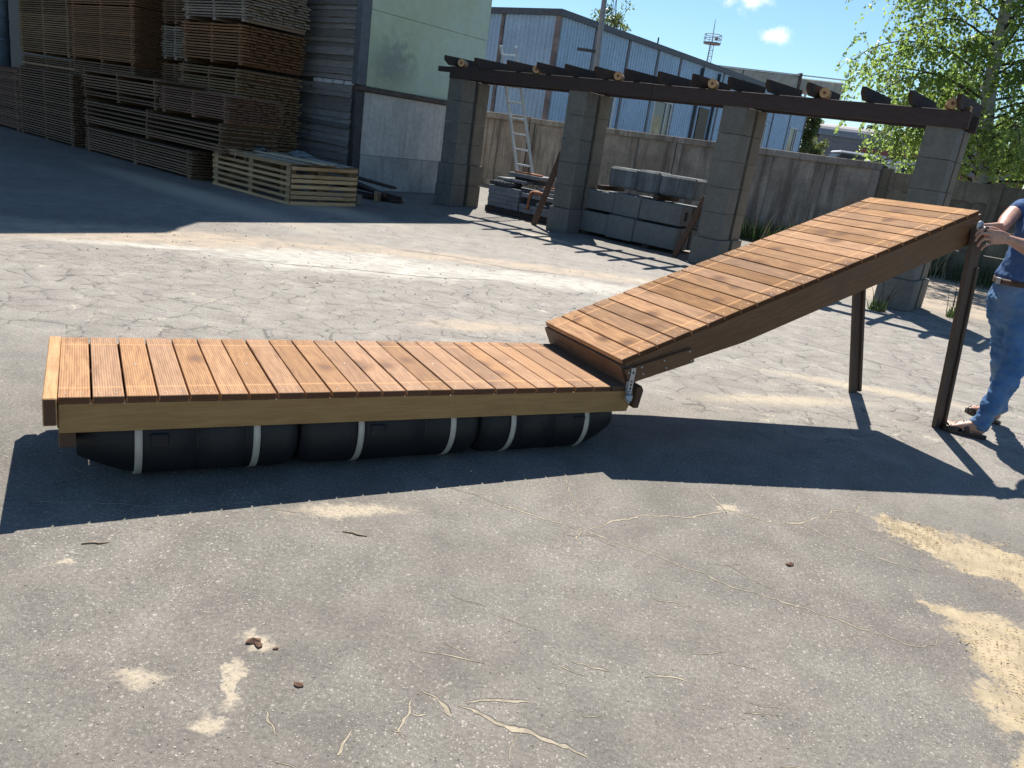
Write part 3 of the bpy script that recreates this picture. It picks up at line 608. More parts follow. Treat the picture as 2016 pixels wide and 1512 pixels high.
trk = [Vector((.08, 0, 0)), Vector((-.10, 0, 1.2)), Vector((-.27, 0, 2.2)), Vector((-.48, 0, 3.0)), Vector((-.66, .05, 4.0)), Vector((-.72, .05, 4.9)), Vector((-.80, .1, 5.6)), Vector((-.78, .1, 7.2)), Vector((-.70, .2, 9.0)), Vector((-.72, .2, 10.8))]
obj('trunk', MB().tube(trk, [.24, .19, .165, .15, .135, .12, .11, .08, .05, .015], 12), M_birch, bt)
def trunk_at(z):
    for a, b in zip(trk, trk[1:]):
        if a.z <= z <= b.z: return a.lerp(b, (z - a.z) / (b.z - a.z))
    return trk[-1].copy()
bl = MB(); br = MB(); 
lr = random.Random(21)
for i in range(96):
    z0 = 1.75 + 8.5 * (i / 96) ** 1.2; p = trunk_at(z0); az = i * 2.4 + lr.uniform(-.5, .5)
    ln = lr.uniform(1.9, 3.5) * (1.0 if z0 < 6 else (11.6 - z0) / 5.6 + .15)
    d = Vector((math.cos(az) * 1.02, math.sin(az) * .85, lr.uniform(.25, .75))).normalized(); pts = [p.copy()]
    for q in range(9):
        pts.append(pts[-1] + d * ln / 9); d = (d + Vector((0, 0, -.075 - .022 * q)) + rvec() * .09).normalized()
    br.tube(pts, [.022 * (1 - q / 11) * (.6 + ln / 5) + .003 for q in range(10)], 5, False)
    for q in range(2, 10):
        for tw in range(6 if q > 3 else 2):
            a = pts[q - 1].lerp(pts[q], lr.random()); L = lr.uniform(.35, 1.25) * (1.15 if q > 6 else .75)
            L = min(L, max(.1, a.z - lr.choice([1.45, 1.7, 2.0])))
            dd = (rvec() * .8 + Vector((0, 0, -.35))).normalized(); tp = [a]
            n = max(3, int(L / .07))
            for s_ in range(n):
                tp.append(tp[-1] + dd * L / n); dd = (dd + Vector((0, 0, -.16)) + rvec() * .08).normalized()
            if lr.random() < .6: br.tube(tp, .0035, 3, False)
            for s_ in range(1, n + 1):
                for e in range(2 if lr.random() < .55 else 1):
                    ld = (rvec() + Vector((0, 0, -.65))); leaf(bl, tp[s_] + rvec() * .045, ld, lr.uniform(.065, .11), lr.uniform(.05, .08), rvec())
obj('crown', bl, M_leaf, bt); obj('branches', br, M_twig, bt)
def small_tree(name, label, P, h, w, wind, seed, mat, nl, ls, trunk=.12):
    q = random.Random(seed); t = thing(name, label, 'tree', T(P), None)
    obj('trunk', MB().tube([(0, 0, 0), (.05 * h, 0, h * .4), (wind * .4 * h, 0, h * .95)], [trunk, trunk * .7, .02], 7), M_twig, t); lf = MB(); bs = MB()
    for i in range(60):
        a = q.uniform(0, 6.28); z_ = h * q.uniform(.18, .98); r = w * math.sin(math.pi * min(.97, (z_ / h) ** .8 * .92 + .06)) ** .8 * q.uniform(.25, 1)
        c = Vector((wind * z_ * .45 + r * math.cos(a), r * math.sin(a), z_)); b0 = Vector((wind * z_ * .3, 0, z_ * .8))
        bs.tube([b0, b0.lerp(c, .6) + Vector((0, 0, .08 * h * .3)), c], [.03, .02, .006], 4, False); cr = w * q.uniform(.16, .34)
        for j in range(nl):
            dv = rvec() * cr * q.random() ** .4; dv.z *= .75; leaf(lf, c + dv, rvec() + Vector((wind, 0, .1)), ls * q.uniform(.7, 1.3), ls * .7, rvec())
    obj('crown', lf, mat, t); obj('branches', bs, M_twig, t)
small_tree('young_tree', 'thin spring tree with sparse yellow green leaves above the blue workshop roof', (3.35, 60, 0), 12.6, 2.0, -.02, 3, M_leaf2, 34, .20)
small_tree('willow_tree', 'wind swept pale green willow just past the end of the blue workshop', (15.1, 50, 0), 5.4, 1.5, .14, 5, M_leaf2, 150, .16)
gr_ = MB()
def tuft(mb, x, y, n, h, spread):
    for i in range(n):
        a = rnd.uniform(0, 6.28); r = spread * math.sqrt(rnd.random()); p = Vector((x + r * math.cos(a), y + r * math.sin(a), 0)); hh = h * rnd.uniform(.5, 1.1)
        lean = Vector((rnd.uniform(-.5, .5), rnd.uniform(-.5, .5), 0)) * hh; w = rnd.uniform(.004, .009); s_ = Vector((w, rnd.uniform(-w, w), 0))
        mb.add([p - s_, p + s_, p + lean * .4 + Vector((0, 0, hh * .6)) + s_ * .6, p + lean * .4 + Vector((0, 0, hh * .6)) - s_ * .6, p + lean + Vector((0, 0, hh))], [(0, 1, 2, 3), (3, 2, 4)])
for s_, t_, n, h, sp in [(4.4, 5.75, 300, .5, .6), (5.3, 5.7, 300, .5, .6), (6.2, 5.6, 200, .6, .5), (7.4, 5.7, 240, .6, .6), (8.6, 5.7, 200, .5, .6), (3.6, 5.9, 90, .45, .4), (-3.2, 5.9, 90, .35, .3), (-2.2, 6.0, 60, .3, .25), (10, 5.6, 150, .5, .7), (1.0, 5.95, 40, .3, .4)]:
    P = ST(s_, t_); tuft(gr_, P.x, P.y, n, h, sp)
M_grass = mat_leaf('weed_grass', (.045, .07, .025), (.06, .10, .025))
obj('weed_grass', gr_, M_grass, None, kind='stuff')
dry = MB()
for s_, t_ in ((4.6, 5.6), (5.6, 5.6), (6.6, 5.5), (7.6, 5.4)):
    P = ST(s_, t_); tuft(dry, P.x, P.y, 26, 1.0, .5)
obj('dry_stalks', dry, mat_plain('dry_stalk', (.34, .28, .16), .9), None, kind='stuff')
for P, lab in (((4.45, 9.9), 'small green grass tuft at the foot of the rightmost pergola pillar'), ((5.62, 10.25), 'bushy weed with seed stalks in sandy ground right of the pillar')):
    t = thing('weed', lab, 'weed', T((P[0], P[1], 0))); mb = MB(); tuft(mb, 0, 0, 60, .17, .12); obj('leaves', mb, M_grass, t)
    mb = MB(); tuft(mb, 0, 0, 9, .5, .12); obj('stalks', mb, M_twig, t)

# ------------------------------------------------------------------ PERGOLA
M_pillar = mat_concrete('pillar_concrete', (.145, .138, .120), .14, .25, (.12, .11, .09)); M_pillar2 = mat_concrete('pillar_concrete_warm', (.185, .155, .115), .2, .4, (.14, .12, .085))
M_beam = mat_wood('dark_stained_timber', (.045, .032, .030), (.07, .052, .047), 0, .3, .15, .7, spec=.2)
M_raft = mat_wood('dark_stained_rafter', (.034, .028, .026), (.055, .046, .042), 1, .2, .2, .8, spec=.15)
M_log = mat_wood('debarked_log', (.30, .17, .075), (.44, .27, .125), 1, .2, .15)
k = NT('log_end'); v = k.coord(False); sx = k.n('ShaderNodeSeparateXYZ'); k.set(sx, 0, v); rr = k.math('SQRT', k.math('ADD', k.math('MULTIPLY', sx.outputs[0], sx.outputs[0]), k.math('MULTIPLY', sx.outputs[2], sx.outputs[2])))
rg = k.math('SINE', k.math('MULTIPLY', k.math('ADD', rr, k.math('MULTIPLY', k.noise(v, 14, 3), .012)), 420)); lc = k.mix(k.mr(rg, -1, 1), (.36, .20, .09), (.52, .34, .17))
lc = k.mix(k.mr(k.math('ADD', rr, k.math('MULTIPLY', k.noise(v, 25, 3), .02)), .022, .036, 1, 0), lc, (.12, .05, .025)); M_logend = k.done(lc, .8)
pg = thing('pergola', 'long pergola of four paired concrete block pillars carrying dark stained beam and rafters', 'pergola', SM(0, 0))
PS = [0, 2.77, 5.54, 8.28]; BH = [.40, .385, .37, .375, .38, .38]
for i, s0 in enumerate(PS):
    pm = bpy.data.objects.new('pillar', None); COL.objects.link(pm); pm.parent = pg; pm.location = (s0, 0, 0)
    for t0, t1, mt in ((0, .34, M_pillar), (.44, .74, M_pillar2)):
        z = 0
        for c in range(6):
            e = .035 if c == 0 else (.028 if i == 0 and c == 1 else 0); h = BH[c]
            jx, jy = rnd.uniform(-.003, .003), rnd.uniform(-.003, .003)
            obj('block', MB().cbox(-e + jx, .37 + e + jx, t0 - (e if t0 == 0 else 0) + jy, t1 + (e if t0 else 0) + jy, z + .002, z + h - .002, .005, jit=.0015), mt, pm); z += h
    obj('joint_strip', MB().box(.10, .33, .345, .435, 0, 2.26), M_darktrim, pm)
obj('beam', MB().cbox(.02, 4.34, -.03, .06, 2.288, 2.49, .006), M_beam, pg); obj('beam', MB().cbox(4.345, 8.74, -.032, .058, 2.284, 2.485, .006), M_beam, pg)
obj('beam', MB().cbox(-.02, 8.72, .60, .69, 2.288, 2.48, .006), M_beam, pg)
obj('beam_end', MB().cbox(8.62, 8.70, .062, .16, 2.40, 2.55, .006), M_log, pg); obj('cross_beam', MB().cbox(.0, .10, .065, .595, 2.29, 2.44, .006), M_beam, pg); obj('cross_beam', MB().cbox(8.5, 8.61, .065, .595, 2.29, 2.44, .006), M_beam, pg)
obj('cross_beam', MB().cbox(-.42, .01, .10, .2, 2.40, 2.49, .006), M_beam, pg)
rs = [.12, .86, 1.61, 2.26, 2.83, 3.41, 3.98, 4.55, 5.11, 5.67, 6.23, 6.79, 7.49, 8.06, 8.60]
rme = MB().prism([(0, 0), (.05, 0), (.05, .02), (.05, .13), (0, .13)], 0, 1.0).mesh('rafter')
def rafter_mesh():
    pl = [(-.30, .075), (-.30, .15), (.95, .15), (.95, .0), (-.18, .0)]
    return MB().prism(pl, -.024, .024, RZ(R(90))).mesh('rafter')
rme = rafter_mesh(); rme.materials.append(M_raft)
for s_ in rs:
    o = bpy.data.objects.new('rafter', rme); COL.objects.link(o); o.parent = pg
    o.location = (s_ + .02, 0, 2.492 + rnd.uniform(0, .004)); o.rotation_euler = (rnd.uniform(-.012, .012) + R(.5), 0, rnd.uniform(-.015, .015))
logm = MB().tube([(0, -.07, 0), (0, .24, 0)], .066, 18, False).mesh('round_log'); logm.materials.append(M_log)
endm = MB().tube([(0, -.0705, 0), (0, -.05, 0)], [.0655, .064], 18, True, False).mesh('cut_end'); endm.materials.append(M_logend)
for s_ in (.30, 2.03, 3.67, 5.31, 6.94, 8.50):
    o = bpy.data.objects.new('round_log', logm); COL.objects.link(o); o.parent = pg; o.location = (s_, rnd.uniform(-.02, .02), 2.556); o.rotation_euler = (0, 0, R(34 - 2.4 * s_) + rnd.uniform(-.05, .05))
    e = bpy.data.objects.new('cut_end', endm); COL.objects.link(e); e.parent = o

# ------------------------------------------------------------------ LUMBER STACKS
def M_lum(n, a, b, var=.3): return mat_wood(n, a, b, 0, .0, var, .8, endg=.2)
ML_o = M_lum('sawn_pine_orange', (.19, .088, .036), (.30, .155, .07)); ML_b = M_lum('sawn_pine_brown', (.13, .075, .042), (.22, .135, .08)); ML_y = M_lum('sawn_pine_tan', (.19, .115, .058), (.29, .185, .095))
ML_g = M_lum('greyed_sawn_pine', (.20, .155, .115), (.31, .25, .19)); ML_r = M_lum('reddish_sawn_timber', (.13, .068, .042), (.20, .11, .07))
bmesh_cache = {}
def board_mesh(L, w, h, mat, key):
    kk = (round(L, 2), w, h, mat.name, key)
    if kk not in bmesh_cache:
        me = MB().cbox(0, L, 0, w, 0, h, .002).mesh('board'); me.materials.append(mat); bmesh_cache[kk] = me
    return bmesh_cache[kk]
def stack(label, s0, s1, t0, dep, packs, gappy=0., fin=.012, end_jit=.03):
    """packs: list of (z0, z1, material, shift, thickness, gap)"""
    st = thing('lumber_stack', label, 'lumber stack', SM(s0, t0), 'stacks of sawn boards under the shed roof'); L = s1 - s0
    for z0, z1, mat, shift, th, gap in packs:
        z = z0; inner = MB(); stick = MB(); row = 0
        if z0 > .02 or True:
            for q in range(3):
                xx = shift + .08 + (L - .26) * q / 2; stick.box(xx, xx + .10, .01, dep - .01, z0 - (.07 if z0 < .05 else .05) if z0 > .05 else z0, z0 if z0 > .05 else z0 + .05)
        if z0 < .05: z = .05
        while z + th < z1:
            g = gap * (2.6 if rnd.random() < gappy else 1); dx = shift + rnd.uniform(-end_jit, end_jit); dy = rnd.uniform(-fin, fin)
            o = bpy.data.objects.new('board', board_mesh(L, .12, th, mat, 0)); COL.objects.link(o); o.parent = st; o.location = (dx, dy, z); o.rotation_euler = (0, rnd.uniform(-.0012, .0012), rnd.uniform(-.002, .002))
            y = .125
            while y < dep - .05:
                w_ = rnd.uniform(.085, .13); ex = rnd.uniform(-end_jit, end_jit) * 1.3; inner.box(shift + ex, shift + ex + L, y, min(dep, y + w_), z, z + th * rnd.uniform(.92, 1)); y += w_ + .006
            z += th
            for q in range(3):
                xx = shift + .10 + (L - .28) * q / 2 + rnd.uniform(-.03, .03); stick.box(xx, xx + .05, .004, dep, z, z + g)
            z += g; row += 1
        obj('inner_boards', inner, mat, st, kind='stuff'); obj('stickers', stick, mat, st, kind='stuff')
    return st
stack('long low pack of dark boards at ground level left of the slatted crate', -5.78, -1.76, -4.03, 1.0, [(0, .47, ML_b, 0, .026, .020)], .05)
stack('dark middle pack of boards lying on the long ground level pack', -5.95, -.90, -3.98, 1.0, [(.54, .98, ML_b, 0, .026, .020)], .18)
stack('upper left pack with wide gaps on top of the long dark stack', -6.15, -3.12, -3.92, 1.0, [(1.05, 1.55, ML_b, 0, .026, .024)], .25)
stack('upper right reddish pack on top of the long dark stack', -3.08, -.86, -3.92, 1.0, [(1.05, 1.45, ML_r, 0, .024, .014)], .05)
stack('dark slatted stack with upright edge just left of the long dark stack', -9.0, -6.22, -4.05, 1.1, [(0, 1.40, ML_b, 0, .026, .022)], .05)
stack('reddish brown low stack at the far left edge', -12.0, -9.06, -4.03, 1.1, [(0, 1.33, ML_r, 0, .024, .010)], .02)
stack('tall tan stack at the upper left with neat even gaps', -12.2, -9.28, -2.83, 1.1, [(0, 1.66, ML_b, .1, .026, .02), (1.76, 3.95, ML_y, 0, .026, .022)], .0, .006)
stack('tall orange stack beside the neat tan one at the upper left', -9.24, -6.23, -2.83, 1.1, [(0, 1.70, ML_b, 0, .026, .02), (1.76, 3.95, ML_o, 0, .024, .016)], .02, .006)
stack('dark recessed stack in the gap between the two tall stacks', -6.17, -5.06, -2.30, .9, [(0, 1.9, ML_b, 0, .026, .02), (2.0, 2.58, ML_g, 0, .026, .02), (2.68, 4.0, ML_b, 0, .026, .02)], .05)
stack('tallest stack with crooked tiers beside the rough board wall', -4.98, -2.80, -2.53, 1.32, [(0, 1.92, ML_y, 0, .028, .022), (2.02, 2.66, ML_o, .06, .028, .022), (2.76, 3.6, ML_g, .12, .028, .02)], .08, .02, .06)
# the tan slat leaning on the board stack top at left
lb = tag(obj('loose_board', MB().cbox(0, 2.6, 0, .1, 0, .03, .002), ML_y, None, SM(-9.0, -3.95, 1.46)), 'pale loose board lying on top of the dark slatted stack', 'board')

# ------------------------------------------------------------------ SLATTED CRATE AND THINGS ON IT
M_pal = mat_wood('pallet_wood', (.33, .205, .105), (.47, .31, .165), 0, .3, .25, .8, endg=.3); M_palx = mat_wood('pallet_end_wood', (.40, .245, .12), (.56, .37, .19), 1, .3, .25, .8, endg=.3); M_palb = mat_wood('pallet_block', (.28, .19, .10), (.42, .30, .17), 0, .0, .25, .85)
cA = Vector((-5.413, 13.123, 0)); cF = Vector((-3.728, 11.864, 0)); cR = Vector((-3.164, 13.073, 0))
ax = (cF - cA).normalized(); LX = (cF - cA).length; ay = Vector((-ax.y, ax.x, 0)); LY = 1.30
crate = thing('slatted_crate', 'pale slatted pallet crate standing on the ground before the board stacks', 'crate', frame(cA, ax, ay, (0, 0, 1)))
slx = MB().cbox(0, LX, 0, .018, 0, .042, .002).mesh('slat'); slx.materials.append(M_pal)
zs = [.0, .095, .185, .275, .36, .445, .535]
for z in zs:
    for y in (-.002, LY - .016):
        o = bpy.data.objects.new('slat', slx); COL.objects.link(o); o.parent = crate; o.location = (rnd.uniform(-.02, .01), y, z + rnd.uniform(-.004, .004)); o.rotation_euler = (0, rnd.uniform(-.004, .004) - (.012 if z > .5 else 0), rnd.uniform(-.003, .003))
sly = MB().cbox(0, LY - .04, 0, .018, 0, .052, .002, M=RZ(R(90))).mesh('slat'); sly.materials.append(M_palx)
for z in (.0, .085, .16, .24, .325, .40, .515):
    for x in (.0, LX + .016):
        o = bpy.data.objects.new('slat', sly); COL.objects.link(o); o.parent = crate; o.location = (x, .02, z + rnd.uniform(-.006, .006)); o.rotation_euler = (rnd.uniform(-.01, .01), 0, 0)
for x in (.02, LX * .5 - .05, LX - .13):
    for y in (.018, LY * .5 - .05, LY - .12):
        for z in (.0, .30): obj('block', MB().cbox(x, x + .11, y, y + .10, z + .001, z + .27, .003), M_palb, crate)
for y in (.5,): obj('bottom_deck', MB().cbox(.02, LX - .02, y + .02, y + .28, .28, .30, .002), M_palb, crate)
for y, w_ in ((.02, .30), (.34, .30), (.66, .30), (.98, .28)): obj('top_board', MB().cbox(.02, LX - .02, y, y + w_, .585, .602, .002), M_palb, crate)
MW_grey = mat_wood('grey_loose_board', (.24, .22, .19), (.36, .335, .29), 0, .0, .2, .85); MW_pale = mat_wood('pale_loose_board', (.40, .33, .21), (.54, .46, .31), 0, .0, .15, .8)
cm = crate.matrix_world
for (x0, y0, z0, L, w_, rz, mt, lab) in [(.62, .95, .622, 1.75, .11, -3, MW_grey, 'grey weathered board at the back of the crate top'), (.70, .55, .625, 1.62, .10, 2, MW_pale, 'pale yellow board lying across the middle of the crate top'), (.58, .36, .622, 1.72, .10, 4, MW_pale, 'split pale board with curled end on the crate'),
                                        (.95, .16, .604, 1.22, .14, 1.5, MW_grey, 'wide grey board along the front right of the crate top'), (.66, .70, .604, 1.66, .13, 0, MW_grey, 'flat grey board underneath the pale ones on the crate'), (.02, .02, .604, .62, .13, -2, M_palb, 'short brown board at the front left of the crate top'), (.5, 1.12, .604, 1.6, .1, -4, MW_grey, 'thin dark board at the rear edge of the crate top')]:
    tag(obj('loose_board', MB().cbox(0, L, 0, w_, 0, .018, .002), mt, None, cm @ T((x0, y0, z0)) @ RZ(R(rz))), lab, 'board', 'loose boards on the slatted crate')
M_film = mat_plain('blue_grey_film', (.15, .17, .175), .35, var=.4, nscale=14)
for (x0, y0, sx_, lab) in ((.32, .62, .30, 'crumpled grey blue plastic film at the left of the crate top'), (.95, 1.02, .42, 'crumpled bluish plastic film behind the boards on the crate')):
    mb = MB(); n = 14; vs = []
    for i in range(n):
        for j in range(n):
            x, y = i / (n - 1) - .5, j / (n - 1) - .5; e = max(0, 1 - 3.2 * (x * x + y * y)); p = Vector((x * 6, y * 6, x0 * 9))
            vs.append((x * sx_ * 1.3, y * sx_, .01 + e * (.06 + .05 * noise.noise(p)) + .012 * abs(noise.noise(p * 3))))
    mb.add(vs, [(i * n + j, (i + 1) * n + j, (i + 1) * n + j + 1, i * n + j + 1) for i in range(n - 1) for j in range(n - 1)], True)
    tag(obj('plastic_film', mb, M_film, None, cm @ T((x0, y0, .625))), lab, 'film')
for x0 in (.70, .98):
    pts = [(x0 + .01 * math.sin(a * 3), -.02 - .022 * math.sin(a * 1.7), .605 - .13 * a / 1.5) for a in [q * .15 for q in range(12)]]
    tag(obj('strapping', MB().tube(pts, (.005), 6), MW_pale, None, cm), 'left pale strap end hanging over the front of the crate' if x0 < .8 else 'right curled pale strap end hanging over the front of the crate', 'strap')
tag(obj('concrete_cube', MB().cbox(-.085, .085, -.08, .08, 0, .165, .012, jit=.006), M_pillar2, None, SM(.52, -2.42, 0, R(20))), 'small rough concrete cube on the ground beside the slatted crate', 'block')
M_dkb = mat_wood('dark_rotten_board', (.045, .032, .025), (.075, .055, .045), 0, .2, .3, .85)
for i, (x0, y0, z0, L, rz, ry, lab) in enumerate([(-.9, -1.5, .02, 1.2, 12, 0, 'dark board at the bottom of the scrap heap by the warehouse'), (-1.0, -1.25, .10, 1.15, 4, 2, 'dark board in the middle of the scrap heap'), (-.95, -1.35, .18, 1.05, -8, 5, 'dark jagged board second from the top of the scrap heap'),
                                                  (-1.05, -1.2, .26, .95, 6, 3, 'dark splintered board on top of the scrap heap'), (-.5, -1.75, .01, .75, 35, -3, 'short dark board lying askew before the scrap heap')]):
    mb = MB().cbox(0, L, 0, .14, 0, .05, .006, jit=.012); mb.box(L - .02, L + .08, .02, .07, .01, .035)
    tag(obj('scrap_board', mb, M_dkb, None, SM(x0, y0, z0, R(rz)) @ RY(R(ry))), lab, 'board', 'dark scrap boards by the warehouse')
tag(obj('post_stub', MB().cbox(0, .09, 0, .09, 0, .17, .01, jit=.006), M_palb, None, SM(.05, -1.62)), 'short upright timber stub in front of the dark scrap heap', 'timber stub')

# ------------------------------------------------------------------ CONCRETE BLOCK STACK
M_blk = mat_concrete('cast_concrete_block', (.145, .147, .140), .12, .2, (.17, .17, .16)); M_blkd = mat_concrete('dark_concrete_block', (.12, .13, .133), .3, .4, (.28, .29, .30)); M_hole = mat_plain('hollow_core', (.02, .02, .02), .95)
def cblock(label, s, t, z, L, h, d, mat, proud, hole=True, rot=0, round_=False):
    b = thing('concrete_block', label, 'concrete block', SM(s, t, z, R(rot)), 'stack of long concrete blocks')
    xs = [0, L * .34, L * .60, L]
    for q in range(3):
        p_ = (.0, .03, .012)[q] * proud
        obj('face_section', MB().cbox(xs[q] + .001, xs[q + 1] - .001, -p_, d, .0 if q != 1 else -.012, h + (.0, .022, .008)[q], .035 if round_ else .014, jit=.003), mat, b)
    if hole:
        for zz in (.45,): obj('end_hole', MB().cbox(L - .004, L + .004, d * .28, d * .55, h * .28, h * .72, .002), M_hole, b)
    return b
cblock('bottom front block of the concrete block stack', 3.02, .38, .06, 2.02, .34, .40, M_blk, 1)
cblock('bottom rear block of the concrete block stack', 3.06, .84, .06, 2.0, .33, .36, M_blk, 0)
cblock('middle front block of the stack with lit top edge', 3.06, .46, .44, 1.94, .32, .36, M_blk, 1)
cblock('middle rear block with square holes in its end', 3.12, .86, .44, 2.1, .31, .36, M_blk, 0)
cblock('dark stained top block with rounded end', 3.40, .64, .86, 1.66, .33, .40, M_blkd, .8, False, 0, True)
for i, (s_, z_, L) in enumerate(((3.1, .40, .5), (4.2, .40, .6), (3.3, .775, .5), (4.4, .775, .5))):
    tag(obj('timber_spacer', MB().cbox(0, .09, 0, .75, 0, .035 if z_ < .6 else .08, .004), M_dkb, None, SM(s_, .5, z_ + .0)), ('left lower', 'right lower', 'left upper', 'right upper')[i] + ' dark timber spacer between the concrete blocks', 'timber spacer', 'spacers between concrete blocks')
for s_ in (3.05, 4.45): tag(obj('timber_bearer', MB().cbox(0, .12, 0, .95, 0, .048, .006), M_dkb, None, SM(s_, .33, .001)), ('left' if s_ < 4 else 'right') + ' ground bearer under the concrete block stack', 'timber bearer', 'bearers under concrete blocks')
tag(obj('rusty_sheet', MB().cbox(0, .45, 0, .012, 0, .95, .003), M_rust, None, SM(5.05, 1.35, .0, R(-8)) @ RX(R(-10))), 'rusty steel sheet leaning behind the right end of the block stack', 'steel sheet')

# ------------------------------------------------------------------ SLAB PALLET, LADDER, LEANING BOARDS
M_slab = mat_concrete('grey_paving_slab', (.21, .21, .215), .2, .3, (.08, .075, .07)); M_dslab = mat_concrete('dark_roof_tile', (.07, .07, .075), .2, .2)
M_or = mat_plain('orange_brown_clay', (.32, .13, .06), .8, var=.3)
pal = thing('pallet', 'dark wooden pallet carrying the stacked paving slabs', 'pallet', SM(.78, .55))
for y in (0, .36, .72): 
    obj('runner', MB().cbox(0, 1.62, y, y + .10, .0, .09, .004), M_dkb, pal)
for q in range(7): obj('deck_board', MB().cbox(q * .235, q * .235 + .19, 0, .82, .092, .112, .003), M_dkb, pal)
def slab(label, s, t, z, L, d, h, mat=M_slab, rot=0): return tag(obj('paving_slab', MB().cbox(0, L, 0, d, 0, h, .005, jit=.002), mat, None, SM(s, t, z, R(rot))), label, 'paving slab', 'slabs on the pallet')
zz = .113
W_ = ('bottom', 'second', 'third', 'fourth', 'fifth')
for q in range(5): slab(W_[q] + ' slab from the ground in the left pile on the pallet', .80 + rnd.uniform(-.01, .01), .58 + rnd.uniform(-.015, .015), zz + q * .078, .76, .74, .076)
for q in range(2): slab(('bottom', 'second')[q] + ' slab from the ground in the right pile on the pallet', 1.60 + rnd.uniform(-.01, .01), .58, zz + q * .078, .80, .74, .076)
slab('recessed dark slab in the middle of the right pile', 1.68, .68, zz + .158, .66, .6, .12, M_dslab)
slab('slab carrying the orange bent strip in the right pile', 1.62, .57, zz + .282, .78, .74, .07); slab('upper thin slab of the right pile', 1.74, .70, zz + .356, .62, .6, .06); slab('topmost slab of the right pile', 1.86, .76, zz + .42, .52, .5, .06)
slab('slab under the row of dark tiles', .86, .72, zz + .5, .72, .55, .05); 
slab('topmost pale slab under the ladder foot', 1.05, .80, zz + .60, .80, .5, .07)
for q in range(6): tag(obj('ridge_tile', MB().tube([(0, -.06, 0), (0, .3, 0)], .045, 8), M_dslab, None, SM(.86 + q * .085, .62, zz + .44)), ('first', 'second', 'third', 'fourth', 'fifth', 'sixth')[q] + ' dark rounded tile from the left in the row on the slab pile', 'tile', 'row of dark rounded tiles')
tag(obj('spacer_block', MB().cbox(0, .62, 0, .30, 0, .095, .005), M_dslab, None, SM(1.1, .95, zz + .503)), 'dark block between the tiles and the topmost slab', 'block')
for x0, y0, z0, L, rz, lab in ((1.16, .84, .785, .30, 4, 'left orange brown brick strip on the topmost slab'), (1.50, .86, .785, .28, -3, 'right orange brown brick strip on the topmost slab'), (1.90, .80, .595, .22, 6, 'left orange brown strip on the right slab pile'), (2.10, .82, .597, .24, -8, 'right orange brown strip on the right slab pile')):
    tag(obj('clay_strip', MB().cbox(0, L, 0, .09, 0, .032, .006, jit=.003), M_or, None, SM(x0, y0, z0, R(rz))), lab, 'clay strip', 'orange clay strips on the slabs')
cp = MB(); cp.tube([(0, .12, .03), (.0, -.02, .03), (-.01, -.035, .0), (-.02, -.04, -.12), (-.03, -.04, -.28)], [.03, .03, .028, .026, .024], 8); cp.tube([(0, .02, .035), (.14, .02, .04), (.26, .03, .03), (.29, .02, -.01)], [.036, .04, .034, .02], 8)
tag(obj('work_glove', cp, M_or, None, SM(1.86, .57, .467)), 'orange brown glove like rag draped over the edge of the slab pile', 'glove')
tag(obj('plastic_bag', MB().tube([(0, 0, .02), (.06, .02, .05), (.16, 0, .04), (.24, .02, .02)], [.02, .045, .04, .01], 7), mat_plain('pale_film', (.42, .42, .44), .4, var=.4), None, SM(1.95, .63, zz + .158)), 'crumpled pale bag tucked into the right slab pile', 'bag')
M_alu = mat_plain('aluminium', (.80, .80, .80), .35, .5, .08)  # rung colour brightened to stand in for sun on their tops
ld = thing('ladder', 'aluminium ladder leaning up against the pergola from the slab pile', 'ladder')
b0, b1, t0_, t1_ = ST(1.12, .98, .86 - .075), ST(1.50, .98, .86 - .075), ST(.42, .86, 2.97), ST(.78, .86, 2.97)
b0.z = b1.z = .783
M_rail = mat_plain('dull_aluminium', (.55, .53, .48), .5, .1)
def bar(mb, a, b, w, d, up):
    z = (b - a).normalized(); x = Vector(up).cross(z).normalized(); y = z.cross(x)
    return mb.cbox(-w / 2, w / 2, -d / 2, d / 2, 0, (b - a).length, .003, M=frame(a, x, y, z))
obj('rail', bar(MB(), b0, t0_, .028, .065, SW), M_rail, ld); obj('rail', bar(MB(), b1, t1_, .028, .065, SW), M_rail, ld)
for a, b in ((b0, t0_), (b1, t1_)):
    d_ = (b - a).normalized(); obj('end_cap', bar(MB(), b + d_ * .002, b + d_ * .035, .034, .07, SW), mat_plain('pale_cap', (.6, .62, .62), .5), ld)
for q in range(8):
    f = .07 + q * .125; obj('rung', bar(MB(), b0.lerp(t0_, f), b1.lerp(t1_, f), .03, .03, (0, 0, 1)), M_alu, ld)
M_lean = mat_wood('red_brown_plank', (.075, .04, .025), (.12, .07, .045), 2, .0, .1, .75)
tag(obj('leaning_plank', bar(MB(), ST(2.36, .10, .0), ST(2.705, .16, 1.30), .10, .05, SW), M_lean), 'red brown plank leaning on the second pergola pillar', 'plank', 'planks leaning on pillars')
tag(obj('leaning_plank', bar(MB(), ST(5.18, .12, .0), ST(5.48, .18, .98), .085, .05, SW), M_lean), 'red brown plank leaning on the third pergola pillar', 'plank', 'planks leaning on pillars')

